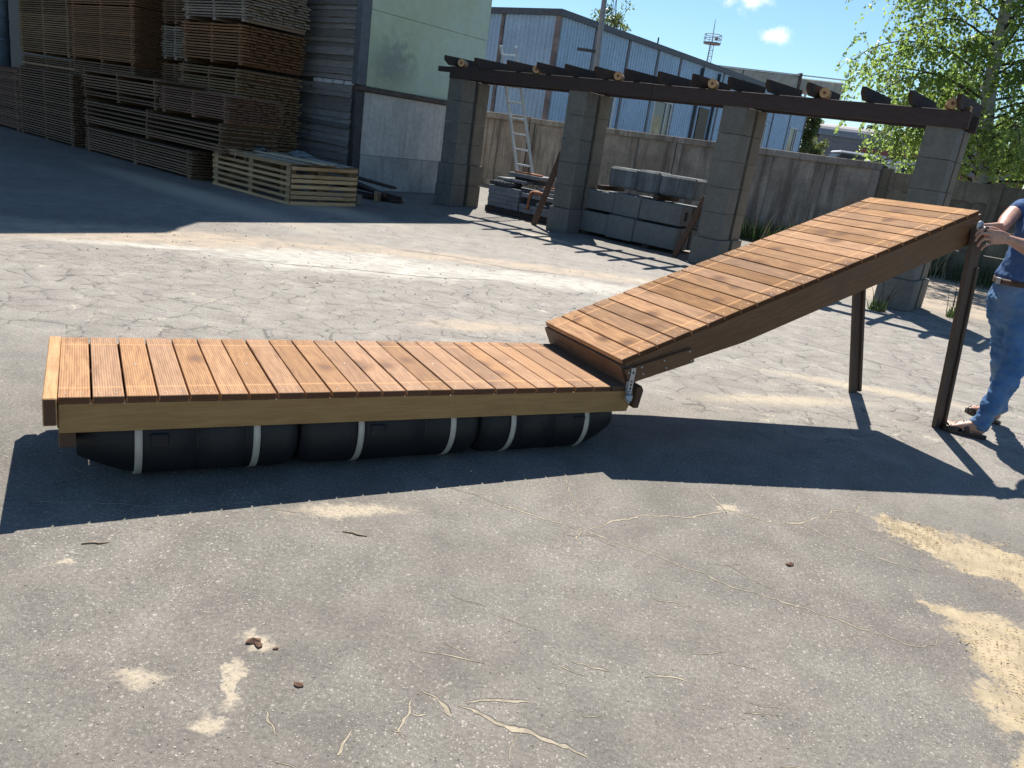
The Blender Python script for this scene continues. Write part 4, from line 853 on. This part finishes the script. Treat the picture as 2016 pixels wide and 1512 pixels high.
# ------------------------------------------------------------------ FLOATING PONTOON
M_deck = mat_wood('larch_decking', (.24, .115, .048), (.415, .228, .104), 1, .40, .22, .68, .7656, dark=(.085, .036, .018), endg=.9, spec=.22)
M_deck2 = mat_wood('brown_oiled_decking', (.20, .092, .036), (.47, .262, .118), 1, .42, .26, .78, .8023, dark=(.065, .028, .014), endg=.9, spec=.10)
M_pbeam = mat_wood('tan_side_beam', (.29, .165, .058), (.37, .225, .085), 0, .22, .05, .6, dark=(.07, .04, .02))
M_dbeam = mat_wood('dark_oiled_beam', (.115, .055, .024), (.18, .092, .040), 0, .20, .10, .5, dark=(.05, .03, .02))
M_dboard = mat_wood('dark_end_board', (.10, .058, .036), (.15, .09, .055), 1, .15, .12, .55)
M_eboard = mat_wood('light_end_board', (.38, .205, .085), (.52, .30, .135), 1, .1, .1, .6, dark=(.075, .035, .018), endg=.95)
M_screw = mat_plain('screw_head', (.40, .38, .34), .5, .5, .1)
k = NT('black_polyethylene'); v = k.coord(False); n = k.noise(v, 3, 4, .6); n2 = k.noise(v, 60, 3, .6)
M_drum = k.done(k.mix(k.mr(n, .35, .7), (.011, .0115, .0125), (.018, .0185, .0195)), k.mr(n2, .2, .8, .46, .6), k.bump(n2, .12, .004), 0, .35)
M_strap = mat_plain('grey_steel_band', (.50, .45, .37), .55, .1, .15)
FX, FY, FZ = Vector((.866, .501, -.011)), Vector((-.501, .866, -.004)), Vector((.007, .009, 1.0))
FX.normalize(); FZ = FX.cross(FY).normalized(); FY = FZ.cross(FX)
FO = Vector((-1.585, 2.539, .384)); PITCHB = .10948; NW = .7656; NB = 22; FL = NB * PITCHB; ZB = .384
pon = thing('floating_pontoon', 'floating jetty section of ribbed larch boards strapped on black plastic drums', 'pontoon', frame(FO - FZ * ZB, FX, FY, FZ))
sc_ = MB()
def screw(mb, x, y, z, r=.0033): mb.tube([(x, y, z - .002), (x, y, z + .0012), (x, y, z + .0016)], [r, r, r * .7], 7)
deckm = MB().cbox(0, .1020, 0, NW, 0, .026, .0022).mesh('deck_board'); deckm.materials.append(M_deck)
for q in range(NB):
    o = bpy.data.objects.new('deck_board', deckm); COL.objects.link(o); o.parent = pon
    o.location = (q * PITCHB + .002 + rnd.uniform(-.0012, .0012), rnd.uniform(-.002, .002), ZB - .026 + rnd.uniform(-.001, .0008)); o.rotation_euler = (0, rnd.uniform(-.006, .006), rnd.uniform(-.0015, .0015))
    for yy in (.035, NW - .035):
        for xx in (.026, .078): screw(sc_, q * PITCHB + xx + rnd.uniform(-.003, .003), yy + rnd.uniform(-.004, .004), ZB)
    if q % 4 == 2: screw(sc_, q * PITCHB + .05, NW * .5 + rnd.uniform(-.03, .03), ZB, .0055)
for q in range(NB): screw(sc_, q * PITCHB - .004, .004, ZB - .028, .004)
obj('screws', sc_, M_screw, pon, kind='stuff')
zt, zbm = ZB - .0275, ZB - .137
for y0 in (.0, NW - .045):
    obj('side_beam', MB().prism([(.003, zt), (FL + .135, zt), (FL + .142, zt - .035), (FL + .118, zbm), (.003, zbm)], y0, y0 + .045), M_pbeam, pon)
obj('middle_beam', MB().cbox(.05, FL, NW * .5 - .0225, NW * .5 + .0225, zbm, zt, .003), M_pbeam, pon)
obj('end_board', MB().cbox(-.046, -.001, -.014, NW + .01, ZB - .104, ZB + .001, .004), M_eboard, pon)
obj('end_beam', MB().cbox(-.004, .040, .046, NW - .046, zbm, zt - .002, .003), M_dboard, pon)
obj('cross_bearer', MB().cbox(.0, .055, .01, NW - .01, zbm - .062, zbm - .001, .004), M_dboard, pon)
obj('cross_bearer', MB().cbox(FL - .10, FL - .02, .05, NW - .05, zbm - .05, zbm - .001, .004), M_dboard, pon)
obj('ledge_board', MB().cbox(FL + .006, FL + .142, .0, NW, ZB - .027, ZB - .004, .003), M_dboard, pon)
obj('end_fascia', MB().prism([(FL + .146, ZB - .115), (FL + .176, ZB - .115), (FL + .188, ZB - .02), (FL + .172, ZB + .004), (FL + .146, ZB - .004)], -.018, NW + .015), M_dboard, pon)
def drum(x0, x1, y, rl, rr, r=.172, zc=.176):
    L = x1 - x0; pr = []
    for f in (0, .03, .1, .22, .38, .56, .76, 1): pr.append((x0 + rl * f, r * (.52 + .48 * math.sin(f * math.pi / 2)) if rl > .1 else r * (.80 + .20 * math.sin(f * math.pi / 2))))
    for f in (0.3, .301, .325, .326): pr.append((x0 + rl + (L - rl - rr) * f, r - (.004 if .3005 < f < .3255 else 0)))
    for f in (.675, .676, .70, .701): pr.append((x0 + rl + (L - rl - rr) * f, r - (.004 if .6755 < f < .7005 else 0)))
    for f in (1, .76, .56, .38, .22, .1, .03, 0): pr.append((x1 - rr * f, r * (.52 + .48 * math.sin(f * math.pi / 2)) if rr > .1 else r * (.80 + .20 * math.sin(f * math.pi / 2))))
    mb = MB().tube([(a, y, zc) for a, b in pr], [b for a, b in pr], 40)
    return obj('drum', mb, M_drum, pon)
SX = [.262, .695, 1.130, 1.565, 1.880, 2.300]
for y in (.182, NW - .182):
    ds = [drum(.055, .868, y, .26, .055), drum(.880, 1.712, y, .055, .055), drum(1.724, 2.515, y, .055, .24)]
    for d_, xh in zip(ds, (.30, 1.17, 2.22)):
        obj('grip_recess', MB().cbox(xh, xh + .07, y - .175 if y < .3 else y + .13, y - .13 if y < .3 else y + .175, .165, .225, .006), M_drum, d_)
    for xs in SX:
        mb = MB(); vs = []; N = 40
        for q in range(N + 1):
            a = 2 * math.pi * q / N
            for w_, r_ in ((-.0135, .1735), (.0135, .1735), (.0135, .1755), (-.0135, .1755)): vs.append((xs + w_ + .012 * math.sin(a) * 0, y + r_ * math.sin(a), .176 - r_ * math.cos(a)))
        mb.add(vs, [(4 * q + e, 4 * q + (e + 1) % 4, 4 * q + 4 + (e + 1) % 4, 4 * q + 4 + e) for q in range(N) for e in range(4)], True)
        obj('strap', mb, M_strap, pon)

# ------------------------------------------------------------------ GANGWAY RAMP
GX = Vector((.816, .454, .359)).normalized(); GY = Vector((-.476, .879, -.030)); GZ = GX.cross(GY).normalized(); GY = GZ.cross(GX)
GO = Vector((.521, 3.765, .494)); GW = .8023; GN = 24; GL = GN * PITCHB
ramp = thing('gangway_ramp', 'brown oiled plank ramp rising from the pontoon end up to two dark legs', 'ramp', frame(GO, GX, GY, GZ))
rb = MB().cbox(0, .1005, 0, GW, 0, .026, .0022).mesh('deck_board'); rb.materials.append(M_deck2); sc_ = MB()
for q in range(GN):
    o = bpy.data.objects.new('deck_board', rb); COL.objects.link(o); o.parent = ramp
    o.location = (q * PITCHB + .002 + rnd.uniform(-.001, .001), rnd.uniform(-.002, .002), -.026 + rnd.uniform(-.001, .0006)); o.rotation_euler = (0, rnd.uniform(-.007, .007), rnd.uniform(-.0015, .0015))
    for yy in (.034, GW - .034):
        for xx in (.026, .078): screw(sc_, q * PITCHB + xx + rnd.uniform(-.003, .003), yy + rnd.uniform(-.004, .004), 0)
obj('screws', sc_, M_screw, ramp, kind='stuff')
for y0 in (.0, GW - .045):
    obj('side_beam', MB().prism([(.018, -.0275), (GL - .003, -.0275), (GL - .003, -.192), (.76, -.190), (.30, -.150), (.03, -.128)], y0, y0 + .045), M_dbeam, ramp)
for x0 in (.9, 1.75, 2.55): obj('cross_member', MB().cbox(x0, x0 + .045, .047, GW - .047, -.15, -.029, .003), M_dbeam, ramp)
obj('end_board', MB().prism([(-.008, -.030), (.016, -.030), (.022, -.140), (.002, -.140)], -.002, GW + .002), M_dboard, ramp)
obj('end_board', MB().cbox(GL - .002, GL + .020, .0, GW, -.185, -.029, .003), M_dboard, ramp)
for y0, y1 in ((-.024, -.001), (GW + .001, GW + .024)):
    cl_ = obj('side_cleat', MB().prism([(.0, -.050), (.10, -.060), (.415, -.088), (.415, -.166), (.06, -.135), (.012, -.140)], y0, y1), M_dbeam, ramp)
    bm_ = MB(); yo = y0 if y0 < 0 else y1; sg = -1 if y0 < 0 else 1
    for xx, zz in ((.018, -.072), (.022, -.112), (.098, -.072), (.100, -.110), (.235, -.088), (.240, -.132), (.395, -.096), (.398, -.150)): bm_.tube([(xx, yo, zz), (xx, yo + sg * .003, zz), (xx, yo + sg * .004, zz)], [.006, .006, .004], 10)
    obj('bolt_heads', bm_, M_screw, cl_, kind='stuff')
# perforated hinge strap with nylon roller (hangs plumb)
def wl(o, M): o.matrix_local = o.parent.matrix_world.inverted() @ M
HM = frame(GO + GX * .060 - GY * .030 + GZ * -.030, FX, FY, FZ)
for sy, nm in ((0, 'hinge_strap'),):
    Mh = HM @ T((0, sy, 0)); mb = MB()
    hz = [-.052, -.098, -.116, -.136]; prev = -.028; x0, x1 = -.0105, .0105
    for h in hz:                                   # strip face built round its holes
        mb.box(x0, x1, -.002, .002, h + .006, prev); mb.box(x0, -.0055, -.002, .002, h - .006, h + .006); mb.box(.0055, x1, -.002, .002, h - .006, h + .006); prev = h - .006
    mb.box(x0, x1, -.002, .002, -.165, prev); mb.box(x1, x1 + .003, -.002, .020, -.165, -.028); mb.box(x0 - .003, x0, -.002, .020, -.165, -.028)
    o = obj(nm, mb, M_galv, ramp); wl(o, Mh)
    o2 = obj('hole_back', MB().box(-.010, .010, .012, .014, -.16, -.03), M_hole, o)
    obj('roller', MB().tube([(0, -.006, -.200), (0, -.006, -.196), (0, -.006, -.172), (0, -.006, -.168)], [.014, .018, .018, .012], 16), mat_plain('nylon', (.40, .45, .47), .35) if sy == 0 else bpy.data.materials['nylon'], o)
    obj('bolt', MB().tube([(0, -.006, -.168), (0, -.006, -.150)], .008, 10), M_galv, o); obj('nut', MB().tube([(0, -.006, -.214), (0, -.006, -.200)], .009, 6), M_galv, o)
# two hinged legs
for base, side in ((Vector((2.905, 5.085, 0)), 0), (Vector((2.562, 5.690, 0)), 1)):
    lx = GL - .055; top = GO + GX * lx + GY * (-.034 if side == 0 else GW + .034) + GZ * -.095
    z = (top - base).normalized(); y = (GY - z * GY.dot(z)).normalized(); x = y.cross(z); L = (top - base).length + .006
    hb = .016 if side == 0 else .012
    lg = obj('leg', MB().cbox(-.046, .046, -.016, .016, hb * .0 + .004, L, .003), mat_wood('dark_leg_timber', (.060, .042, .032), (.095, .068, .05), 2, .12, .1, .6) if side == 0 else bpy.data.materials['dark_leg_timber'], ramp); wl(lg, frame(base, x, y, z))
    obj('leg_batten', MB().cbox(.020, .044, -.032, -.0165, .006, L - .25, .003), bpy.data.materials['dark_leg_timber'], lg)
    obj('washer', MB().tube([(-.020, (-.018 if side == 0 else .018), L + .018), (-.020, (-.022 if side == 0 else .022), L + .018)], .030, 24), M_galv, lg)
    obj('clamp_knob', MB().tube([(.010, -.018, L - .01), (.010, -.030, L - .01), (.010, -.050, L - .01)], [.016, .024, .021], 12), mat_plain('black_knob', (.012, .012, .014), .4) if side == 0 else bpy.data.materials['black_knob'], lg)

# ------------------------------------------------------------------ MAN HOLDING THE RAMP LEG
def catmull(P, n):
    P = [Vector(p) for p in P]; out = []
    for i in range(len(P) - 1):
        a, b, c, d = P[max(i - 1, 0)], P[i], P[i + 1], P[min(i + 2, len(P) - 1)]
        for k_ in range(n):
            t = k_ / n; out.append(.5 * ((2 * b) + (c - a) * t + (2 * a - 5 * b + 4 * c - d) * t * t + (3 * b - a - 3 * c + d) * t ** 3))
    out.append(P[-1]); return out
def limb(mb, pts, rad, n=5, seg=16, flat=None):
    """smooth tapered limb with round ends; rad numbers or (facing, lateral) pairs"""
    rr = [Vector((r, r, 0)) if isinstance(r, (int, float)) else Vector((r[0], r[1], 0)) for r in rad]
    P = catmull(pts, n); Q = catmull(rr, n)
    d0 = (P[1] - P[0]).normalized(); d1 = (P[-1] - P[-2]).normalized(); r0_, r1_ = min(Q[0].x, Q[0].y), min(Q[-1].x, Q[-1].y)
    PP = [P[0] - d0 * r0_ * .7, P[0] - d0 * r0_ * .45] + P + [P[-1] + d1 * r1_ * .45, P[-1] + d1 * r1_ * .7]; QQ = [Q[0] * .35, Q[0] * .8] + Q + [Q[-1] * .8, Q[-1] * .35]
    if flat is None: return mb.tube(PP, [(q.x, q.y) for q in QQ], seg)
    vs = []; N = len(PP); fx = Vector(flat)
    for i, p in enumerate(PP):
        d = (PP[min(i + 1, N - 1)] - PP[max(i - 1, 0)]).normalized(); a = (fx - d * fx.dot(d)).normalized(); b = d.cross(a)
        for k_ in range(seg):
            t = 2 * math.pi * k_ / seg; vs.append(p + a * math.cos(t) * QQ[i].x + b * math.sin(t) * QQ[i].y)
    fs = [(i * seg + k_, i * seg + (k_ + 1) % seg, (i + 1) * seg + (k_ + 1) % seg, (i + 1) * seg + k_) for i in range(N - 1) for k_ in range(seg)] + [tuple(reversed(range(seg))), tuple(range((N - 1) * seg, N * seg))]
    return mb.add(vs, fs, True)
def fuse(name, mb, voxel, mat, parent, smooth=4, disp=None):
    """one continuous skin from overlapping limbs"""
    o = bpy.data.objects.new(name + '_tmp', mb.mesh(name)); COL.objects.link(o)
    r = o.modifiers.new('r', 'REMESH'); r.mode = 'VOXEL'; r.voxel_size = voxel
    s_ = o.modifiers.new('s', 'SMOOTH'); s_.iterations = smooth; s_.factor = .5
    dg_ = bpy.context.evaluated_depsgraph_get(); dg_.update(); me = bpy.data.meshes.new_from_object(o.evaluated_get(dg_)); me.name = name
    bpy.data.objects.remove(o)
    if disp:
        ns = [v.normal.copy() for v in me.vertices]
        for v, n in zip(me.vertices, ns): v.co += n * disp(v.co)
    me.polygons.foreach_set('use_smooth', [True] * len(me.polygons)); me.materials.clear(); me.materials.append(mat)
    return obj(name, me, None, parent)
k = NT('skin'); v = k.coord(False); n = k.noise(v, 14, 4, .6); n2 = k.noise(v, 90, 3, .6)
k.set(k.b, 'Subsurface Weight', .12); k.set(k.b, 'Subsurface Radius', (.012, .005, .003)); k.set(k.b, 'Subsurface Scale', .6)
M_skin = k.done(k.scale(k.mix(k.mr(n, .3, .7), (.40, .215, .15), (.50, .285, .205)), k.mr(n2, .2, .8, .92, 1.08)), .5, k.bump(n2, .15, .002))
def mat_cloth(name, c, c2, weave=500, fade=None):
    k = NT(name); v = k.coord(False); n = k.noise(v, 5, 5, .6); n2 = k.noise(v, weave, 2, .6)
    col = k.mix(k.mr(n, .3, .7), c, c2)
    if fade: col = k.mix(k.math('MULTIPLY', k.mr(k.noise(v, 3.2, 3, .5, 0, (1, 1, .7)), .46, .66), .7), col, fade)
    return k.done(k.scale(col, k.mr(n2, .2, .8, .8, 1.2)), .88, k.bump(k.math('ADD', n, k.math('MULTIPLY', n2, .3)), .35, .006), spec=.2)
M_denim = mat_cloth('blue_denim', (.055, .13, .27), (.10, .21, .40), 420, (.24, .31, .38)); M_tee = mat_cloth('navy_tshirt', (.045, .09, .21), (.06, .12, .26), 600)
M_leather = mat_plain('dark_sandal_leather', (.030, .018, .016), .35, var=.3); M_belt = mat_plain('brown_leather_belt', (.075, .038, .022), .5, var=.3)
man = thing('person', 'man in navy t-shirt, blue jeans and dark sandals gripping the ramp leg with both hands', 'person', T((3.15, 5.15, 0)))
inv = Matrix.Translation((-3.15, -5.15, 0))
def L_(mb): 
    mb.v = [p - Vector((3.15, 5.15, 0)) for p in mb.v]; return mb
V = Vector
FWD = V((-1, .0, 0))
body = MB()
limb(body, [(3.165, 5.17, .93), (3.175, 5.17, 1.10), (3.185, 5.165, 1.28), (3.180, 5.16, 1.43), (3.178, 5.16, 1.50)], [(.10, .15), (.092, .145), (.10, .16), (.098, .165), (.07, .11)], 5, 20, FWD)
limb(body, [(3.18, 5.16, 1.50), (3.165, 5.16, 1.60), (3.150, 5.16, 1.64)], [.062, .056, .058], 4)
limb(body, [(3.155, 5.16, 1.625), (3.140, 5.16, 1.69), (3.150, 5.16, 1.755), (3.165, 5.16, 1.79)], [(.068, .060), (.094, .074), (.098, .078), (.075, .062)], 5, 20, FWD)
limb(body, [(3.080, 5.16, 1.645), (3.065, 5.16, 1.655)], [.032, .024], 3)                                   # chin
limb(body, [(3.050, 5.16, 1.725), (3.033, 5.16, 1.695), (3.050, 5.16, 1.686)], [.010, .015, .012], 3)    # nose
limb(body, [(3.053, 5.145, 1.664), (3.047, 5.16, 1.666), (3.053, 5.175, 1.664)], [.007, .009, .007], 3)   # lips
limb(body, [(3.057, 5.125, 1.742), (3.051, 5.16, 1.745), (3.057, 5.195, 1.742)], [.009, .010, .009], 3)   # brow
for sy in (-1, 1): limb(body, [(3.170, 5.16 + sy * .078, 1.735), (3.175, 5.16 + sy * .086, 1.71), (3.165, 5.16 + sy * .079, 1.685)], [(.020, .008), (.018, .008), (.010, .007)], 4, 10, FWD)
# near (left) arm
limb(body, [(3.175, 4.985, 1.475), (3.165, 4.935, 1.36), (3.105, 4.905, 1.222), (2.985, 4.915, 1.262), (2.905, 4.926, 1.284), (2.868, 4.928, 1.292)], [.058, .050, .043, .044, .031, .028], 6)
limb(body, [(2.872, 4.930, 1.292), (2.815, 4.925, 1.296), (2.748, 4.905, 1.290)], [(.018, .030), (.018, .043), (.013, .045)], 5, 14, (0, 1, 0))
def finger(k0, k1, k2, r): limb(body, [k0, k1, V(k1).lerp(V(k2), .55) + V((-.004, .004, 0)), k2], [r * 1.1, r, r * .92, r * .8], 5, 10)
finger((2.752, 4.908, 1.328), (2.672, 4.876, 1.334), (2.646, 4.893, 1.290), .0098)
finger((2.750, 4.903, 1.306), (2.672, 4.868, 1.308), (2.655, 4.884, 1.258), .0100)
finger((2.756, 4.903, 1.282), (2.692, 4.867, 1.276), (2.676, 4.880, 1.228), .0095)
finger((2.768, 4.907, 1.258), (2.722, 4.874, 1.244), (2.706, 4.884, 1.208), .0085)
limb(body, [(2.845, 4.945, 1.315), (2.79, 4.965, 1.338), (2.735, 4.968, 1.338), (2.70, 4.962, 1.330)], [.015, .0135, .012, .0095], 5, 10)  # thumb behind the leg
# far (right) arm
limb(body, [(3.16, 5.345, 1.485), (3.085, 5.310, 1.458), (2.990, 5.215, 1.402), (2.925, 5.125, 1.362), (2.885, 5.075, 1.345)], [.058, .052, .046, .037, .029], 6)
limb(body, [(2.888, 5.078, 1.345), (2.85, 5.035, 1.343), (2.80, 4.995, 1.335)], [(.018, .028), (.018, .040), (.013, .042)], 5, 14, (.6, -.6, .4))
for q in range(4):
    k0 = V((2.805, 4.998 + .004 * q, 1.348 - .022 * q)); limb(body, [k0, k0 + V((-.055, -.020, -.004)), k0 + V((-.078, -.018, -.028))], [.0095, .009, .0075], 4, 10)
limb(body, [(2.865, 5.045, 1.368), (2.815, 5.0, 1.366), (2.765, 4.985, 1.358), (2.722, 4.978, 1.352)], [.0145, .0135, .0125, .0095], 5, 10)
# shins and feet under the jeans
def foot(ank, heel, toe, zf, shin):
    a, h, t = V(ank), V(heel), V(toe); d = (t - h); d.z = 0; d.normalize(); s_ = V((-d.y, d.x, 0)); L = (t - h).length
    limb(body, [V(shin), a + V((0, 0, .05)), h + d * .055 + V((0, 0, .062 + zf))], [.043, .036, .036], 5)
    limb(body, [h + d * .028 + V((0, 0, .034 + zf)), h + d * .075 + V((0, 0, .045 + zf)), h + d * .14 + V((0, 0, .040 + zf)), h + d * .195 + V((0, 0, .026 + zf))], [(.030, .030), (.032, .040), (.042, .028), (.045, .016)], 6, 16, s_)
    for q in range(5):
        off = (-.030 + .0165 * q) ; ln = (.248, .250, .240, .228, .212)[q] if True else 0
        p0 = h + d * .185 + s_ * off * .9 + V((0, 0, .024 + zf)); p1 = h + d * (ln - .006) + s_ * off + V((0, 0, .020 + zf))
        limb(body, [p0, p0.lerp(p1, .6) + V((0, 0, .006)), p1], [.013 if q == 0 else .0095, .0125 if q == 0 else .009, .0125 if q == 0 else .0085], 4, 10)
    return d, s_
nh, nt = V((3.158, 4.962, 0)), V((2.918, 5.060, 0)); fh, ft = V((3.478, 5.372, 0)), V((3.378, 5.60, 0))
foot((3.128, 4.985, .10), nh, nt, .022, (3.150, 4.985, .24)); foot((3.462, 5.41, .10), fh, ft, .022, (3.425, 5.392, .24))
limb(body, [(3.165, 5.08, .92), (3.200, 5.055, .765), (3.208, 5.00, .53), (3.160, 4.985, .30), (3.128, 4.985, .16)], [.06, .06, .045, .045, .04], 5)
limb(body, [(3.170, 5.26, .92), (3.225, 5.285, .765), (3.320, 5.33, .51), (3.410, 5.385, .28), (3.462, 5.41, .16)], [.06, .06, .045, .045, .04], 5)
fuse('body', L_(body), .0042, M_skin, man, 3)
# eyes, hair
for sy in (-1, 1):
    e = MB(); bmv = bmesh.new(); bmesh.ops.create_uvsphere(bmv, u_segments=12, v_segments=8, radius=.012); me = bpy.data.meshes.new('eye'); bmv.to_mesh(me); bmv.free()
    obj('eye', me, mat_plain('eye_white', (.7, .68, .65), .2) if sy < 0 else bpy.data.materials['eye_white'], man, T((3.061 - 3.15, .01 + sy * .030, 1.722)))
hr = MB(); limb(hr, [(3.195, 5.16, 1.67), (3.195, 5.16, 1.74), (3.160, 5.16, 1.80), (3.105, 5.16, 1.805)], [(.068, .072), (.078, .083), (.082, .074), (.045, .055)], 6, 20, FWD)
fuse('hair', L_(hr), .006, mat_plain('short_brown_hair', (.035, .024, .017), .7, var=.4, nscale=60, bump=.6), man, 2, lambda c: .004 * noise.noise(c * 90))
# jeans
def wr(amp, sc, stretch):
    return lambda c: amp * (noise.noise(V((c.x * sc, c.y * sc, c.z * sc * stretch))) + .5 * noise.noise(V((c.x * sc * 2.3 + 4, c.y * sc * 2.3, c.z * sc * stretch * 2.1)))) + amp * 1.5 * max(0, noise.noise(V((c.x * 6, c.y * 6 + c.x * 9, c.z * 26)))) * (1 if c.z < .30 or .45 < c.z < .62 else .35)
jn = MB()
limb(jn, [(3.160, 5.17, .80), (3.165, 5.17, .90), (3.158, 5.17, .985), (3.155, 5.17, 1.035)], [(.105, .15), (.135, .182), (.118, .168), (.112, .160)], 6, 24, FWD)
limb(jn, [(3.165, 5.07, .88), (3.200, 5.055, .765), (3.212, 5.02, .60), (3.208, 5.00, .53), (3.185, 4.985, .39), (3.150, 4.985, .235), (3.126, 4.988, .13), (3.118, 4.990, .085)], [.096, .093, .078, .072, .069, .060, .056, .057], 6, 20)
limb(jn, [(3.170, 5.265, .88), (3.225, 5.285, .765), (3.290, 5.315, .60), (3.320, 5.33, .51), (3.385, 5.37, .35), (3.440, 5.40, .20), (3.463, 5.41, .11)], [.096, .092, .077, .070, .066, .058, .057], 6, 20)
fuse('jeans', L_(jn), .0065, M_denim, man, 5, wr(.012, 15, 1.5))
bl_ = MB(); ring = []
for q in range(29):
    a = 2 * math.pi * q / 28; ring.append((3.157 - .127 * math.cos(a), 5.17 + .176 * math.sin(a), 1.032 - .012 * math.cos(a)))
vs = []
for i, p in enumerate(ring):
    c_ = V((3.157, 5.17, p[2])); d = (V(p) - c_); vs += [V(p) + V((0, 0, -.018)), V(p) + V((0, 0, .018)), c_ + d * .96 + V((0, 0, .018)), c_ + d * .96 + V((0, 0, -.018))]
bl_.add(vs, [(4 * i + e, 4 * i + (e + 1) % 4, 4 * i + 4 + (e + 1) % 4, 4 * i + 4 + e) for i in range(28) for e in range(4)], True)
obj('belt', L_(bl_), M_belt, man)
obj('buckle', MB().cbox(-.129, -.121, -.02, .03, 1.0, 1.04, .003), M_galv, man)
ts = MB()
limb(ts, [(3.165, 5.17, 1.045), (3.172, 5.17, 1.12), (3.183, 5.165, 1.28), (3.180, 5.16, 1.42), (3.178, 5.16, 1.50)], [(.132, .178), (.118, .170), (.112, .176), (.106, .178), (.076, .120)], 6, 26, FWD)
limb(ts, [(3.178, 5.02, 1.478), (3.177, 4.965, 1.43), (3.168, 4.938, 1.345)], [.070, .072, .068], 6)
limb(ts, [(3.178, 5.30, 1.485), (3.140, 5.335, 1.477), (3.085, 5.300, 1.452)], [.070, .070, .064], 6)
fuse('t_shirt', L_(ts), .0065, M_tee, man, 5, wr(.011, 12, .9))
obj('ring', MB().tube([(2.716 - 3.15 + .012 * math.cos(q * .524) * .0, 4.8835 - 5.15 + .0108 * math.cos(q * .524), 1.2795 + .0108 * math.sin(q * .524)) for q in range(13)], .0022, 6), mat_plain('pale_gold', (.75, .62, .35), .2, 1.0), man)
# sandals
for h, t in ((nh, nt), (fh, ft)):
    d = (t - h).normalized(); s_ = V((-d.y, d.x, 0)); so = MB(); outl = [(-.012, .0), (-.006, .024), (.03, .034), (.10, .033), (.17, .045), (.215, .046), (.25, .034), (.268, .008), (.262, -.018), (.235, -.036), (.19, -.042), (.10, -.034), (.03, -.033), (-.006, -.022)]
    lo = [h + d * a + s_ * b + V((0, 0, .001)) for a, b in outl]; hi = [p + V((0, 0, .021 + (.006 if i in (6, 7, 8) else 0))) for i, p in enumerate(lo)]; n = len(outl)
    lo = [p - V((3.15, 5.15, 0)) for p in lo]; hi = [p - V((3.15, 5.15, 0)) for p in hi]
    so.add(lo + hi, [tuple(reversed(range(n))), tuple(range(n, 2 * n))] + [(i, (i + 1) % n, (i + 1) % n + n, i + n) for i in range(n)])
    sd_ = obj('sandal', so, M_leather, man)
    def strap(pts, w):
        P = catmull(pts, 5); vs = []
        for i, (a, b, z) in enumerate(P):
            q = h + d * a + s_ * b + V((0, 0, z)) - V((3.15, 5.15, 0)); tan = V(P[min(i + 1, len(P) - 1)]) - V(P[max(i - 1, 0)]); wd = (d * w); 
            out = (q - (h + d * a + V((0, 0, .03)) - V((3.15, 5.15, 0)))).normalized() * .003
            vs += [q - wd, q + wd, q + wd + out, q - wd + out]
        mb = MB().add(vs, [(4 * i + e, 4 * i + (e + 1) % 4, 4 * i + 4 + (e + 1) % 4, 4 * i + 4 + e) for i in range(len(P) - 1) for e in range(4)], True)
        obj('strap', mb, M_leather, sd_)
    strap([(.185, .047, .02), (.180, .040, .050), (.165, 0, .072), (.150, -.036, .058), (.150, -.043, .02)], .020)
    strap([(.215, .046, .02), (.215, .038, .042), (.225, .008, .052), (.235, -.012, .045)], .011)
    strap([(.115, .037, .02), (.125, .037, .065), (.135, 0, .092), (.115, -.034, .075), (.105, -.036, .02)], .015)

# ------------------------------------------------------------------ small litter on the asphalt
M_tw = mat_plain('dry_twig', (.30, .22, .14), .9, var=.3, nscale=50)
for P, L, a, lab in (((-1.302, 2.261), .075, 22, 'thin dry twig on the asphalt at the lower left of the pontoon shadow'), ((-.498, 2.565), .085, -6, 'slightly bent pale twig on the asphalt below the sandy patch')):
    mb = MB().tube([(-L * .55, 0, .002), (-L * .1, .004, .003), (L * .15, -.003, .003), (L * .55, .002, .002)], [.0026, .0036, .0034, .0018], 6)
    tag(obj('twig', mb, M_tw, None, T((P[0], P[1], 0)) @ RZ(R(a))), lab, 'twig')
M_bark = mat_plain('bark_chip', (.14, .075, .045), .9, var=.4, nscale=60)
for P, sz, a, lab in (((-.632, 1.885), .026, 30, 'cracked brown bark chip in a sandy spot on the near asphalt'), ((-.612, 1.872), .018, -40, 'smaller bark splinter beside the cracked brown chip'), ((-.560, 1.868), .009, 10, 'tiny bark crumb right of the cracked brown chip'), ((-.452, 1.735), .017, -10, 'dark reddish chip lying alone on the near asphalt'), ((1.214, 2.822), .022, 15, 'crumpled tan leaf scrap on the asphalt left of the sawdust')):
    mb = MB(); n = 9; vs = [(0, 0, sz * .55)] + [(sz * rnd.uniform(.6, 1.1) * math.cos(q * .698), sz * .6 * rnd.uniform(.6, 1.1) * math.sin(q * .698), rnd.uniform(.002, .006)) for q in range(n)] + [(sz * .8 * math.cos(q * .698), sz * .5 * math.sin(q * .698), 0) for q in range(n)]
    mb.add(vs, [(0, 1 + q, 1 + (q + 1) % n) for q in range(n)] + [(1 + q, 1 + n + q, 1 + n + (q + 1) % n, 1 + (q + 1) % n) for q in range(n)])
    tag(obj('bark_chip', mb, M_bark, None, T((P[0], P[1], .001)) @ RZ(R(a))), lab, 'bark chip')
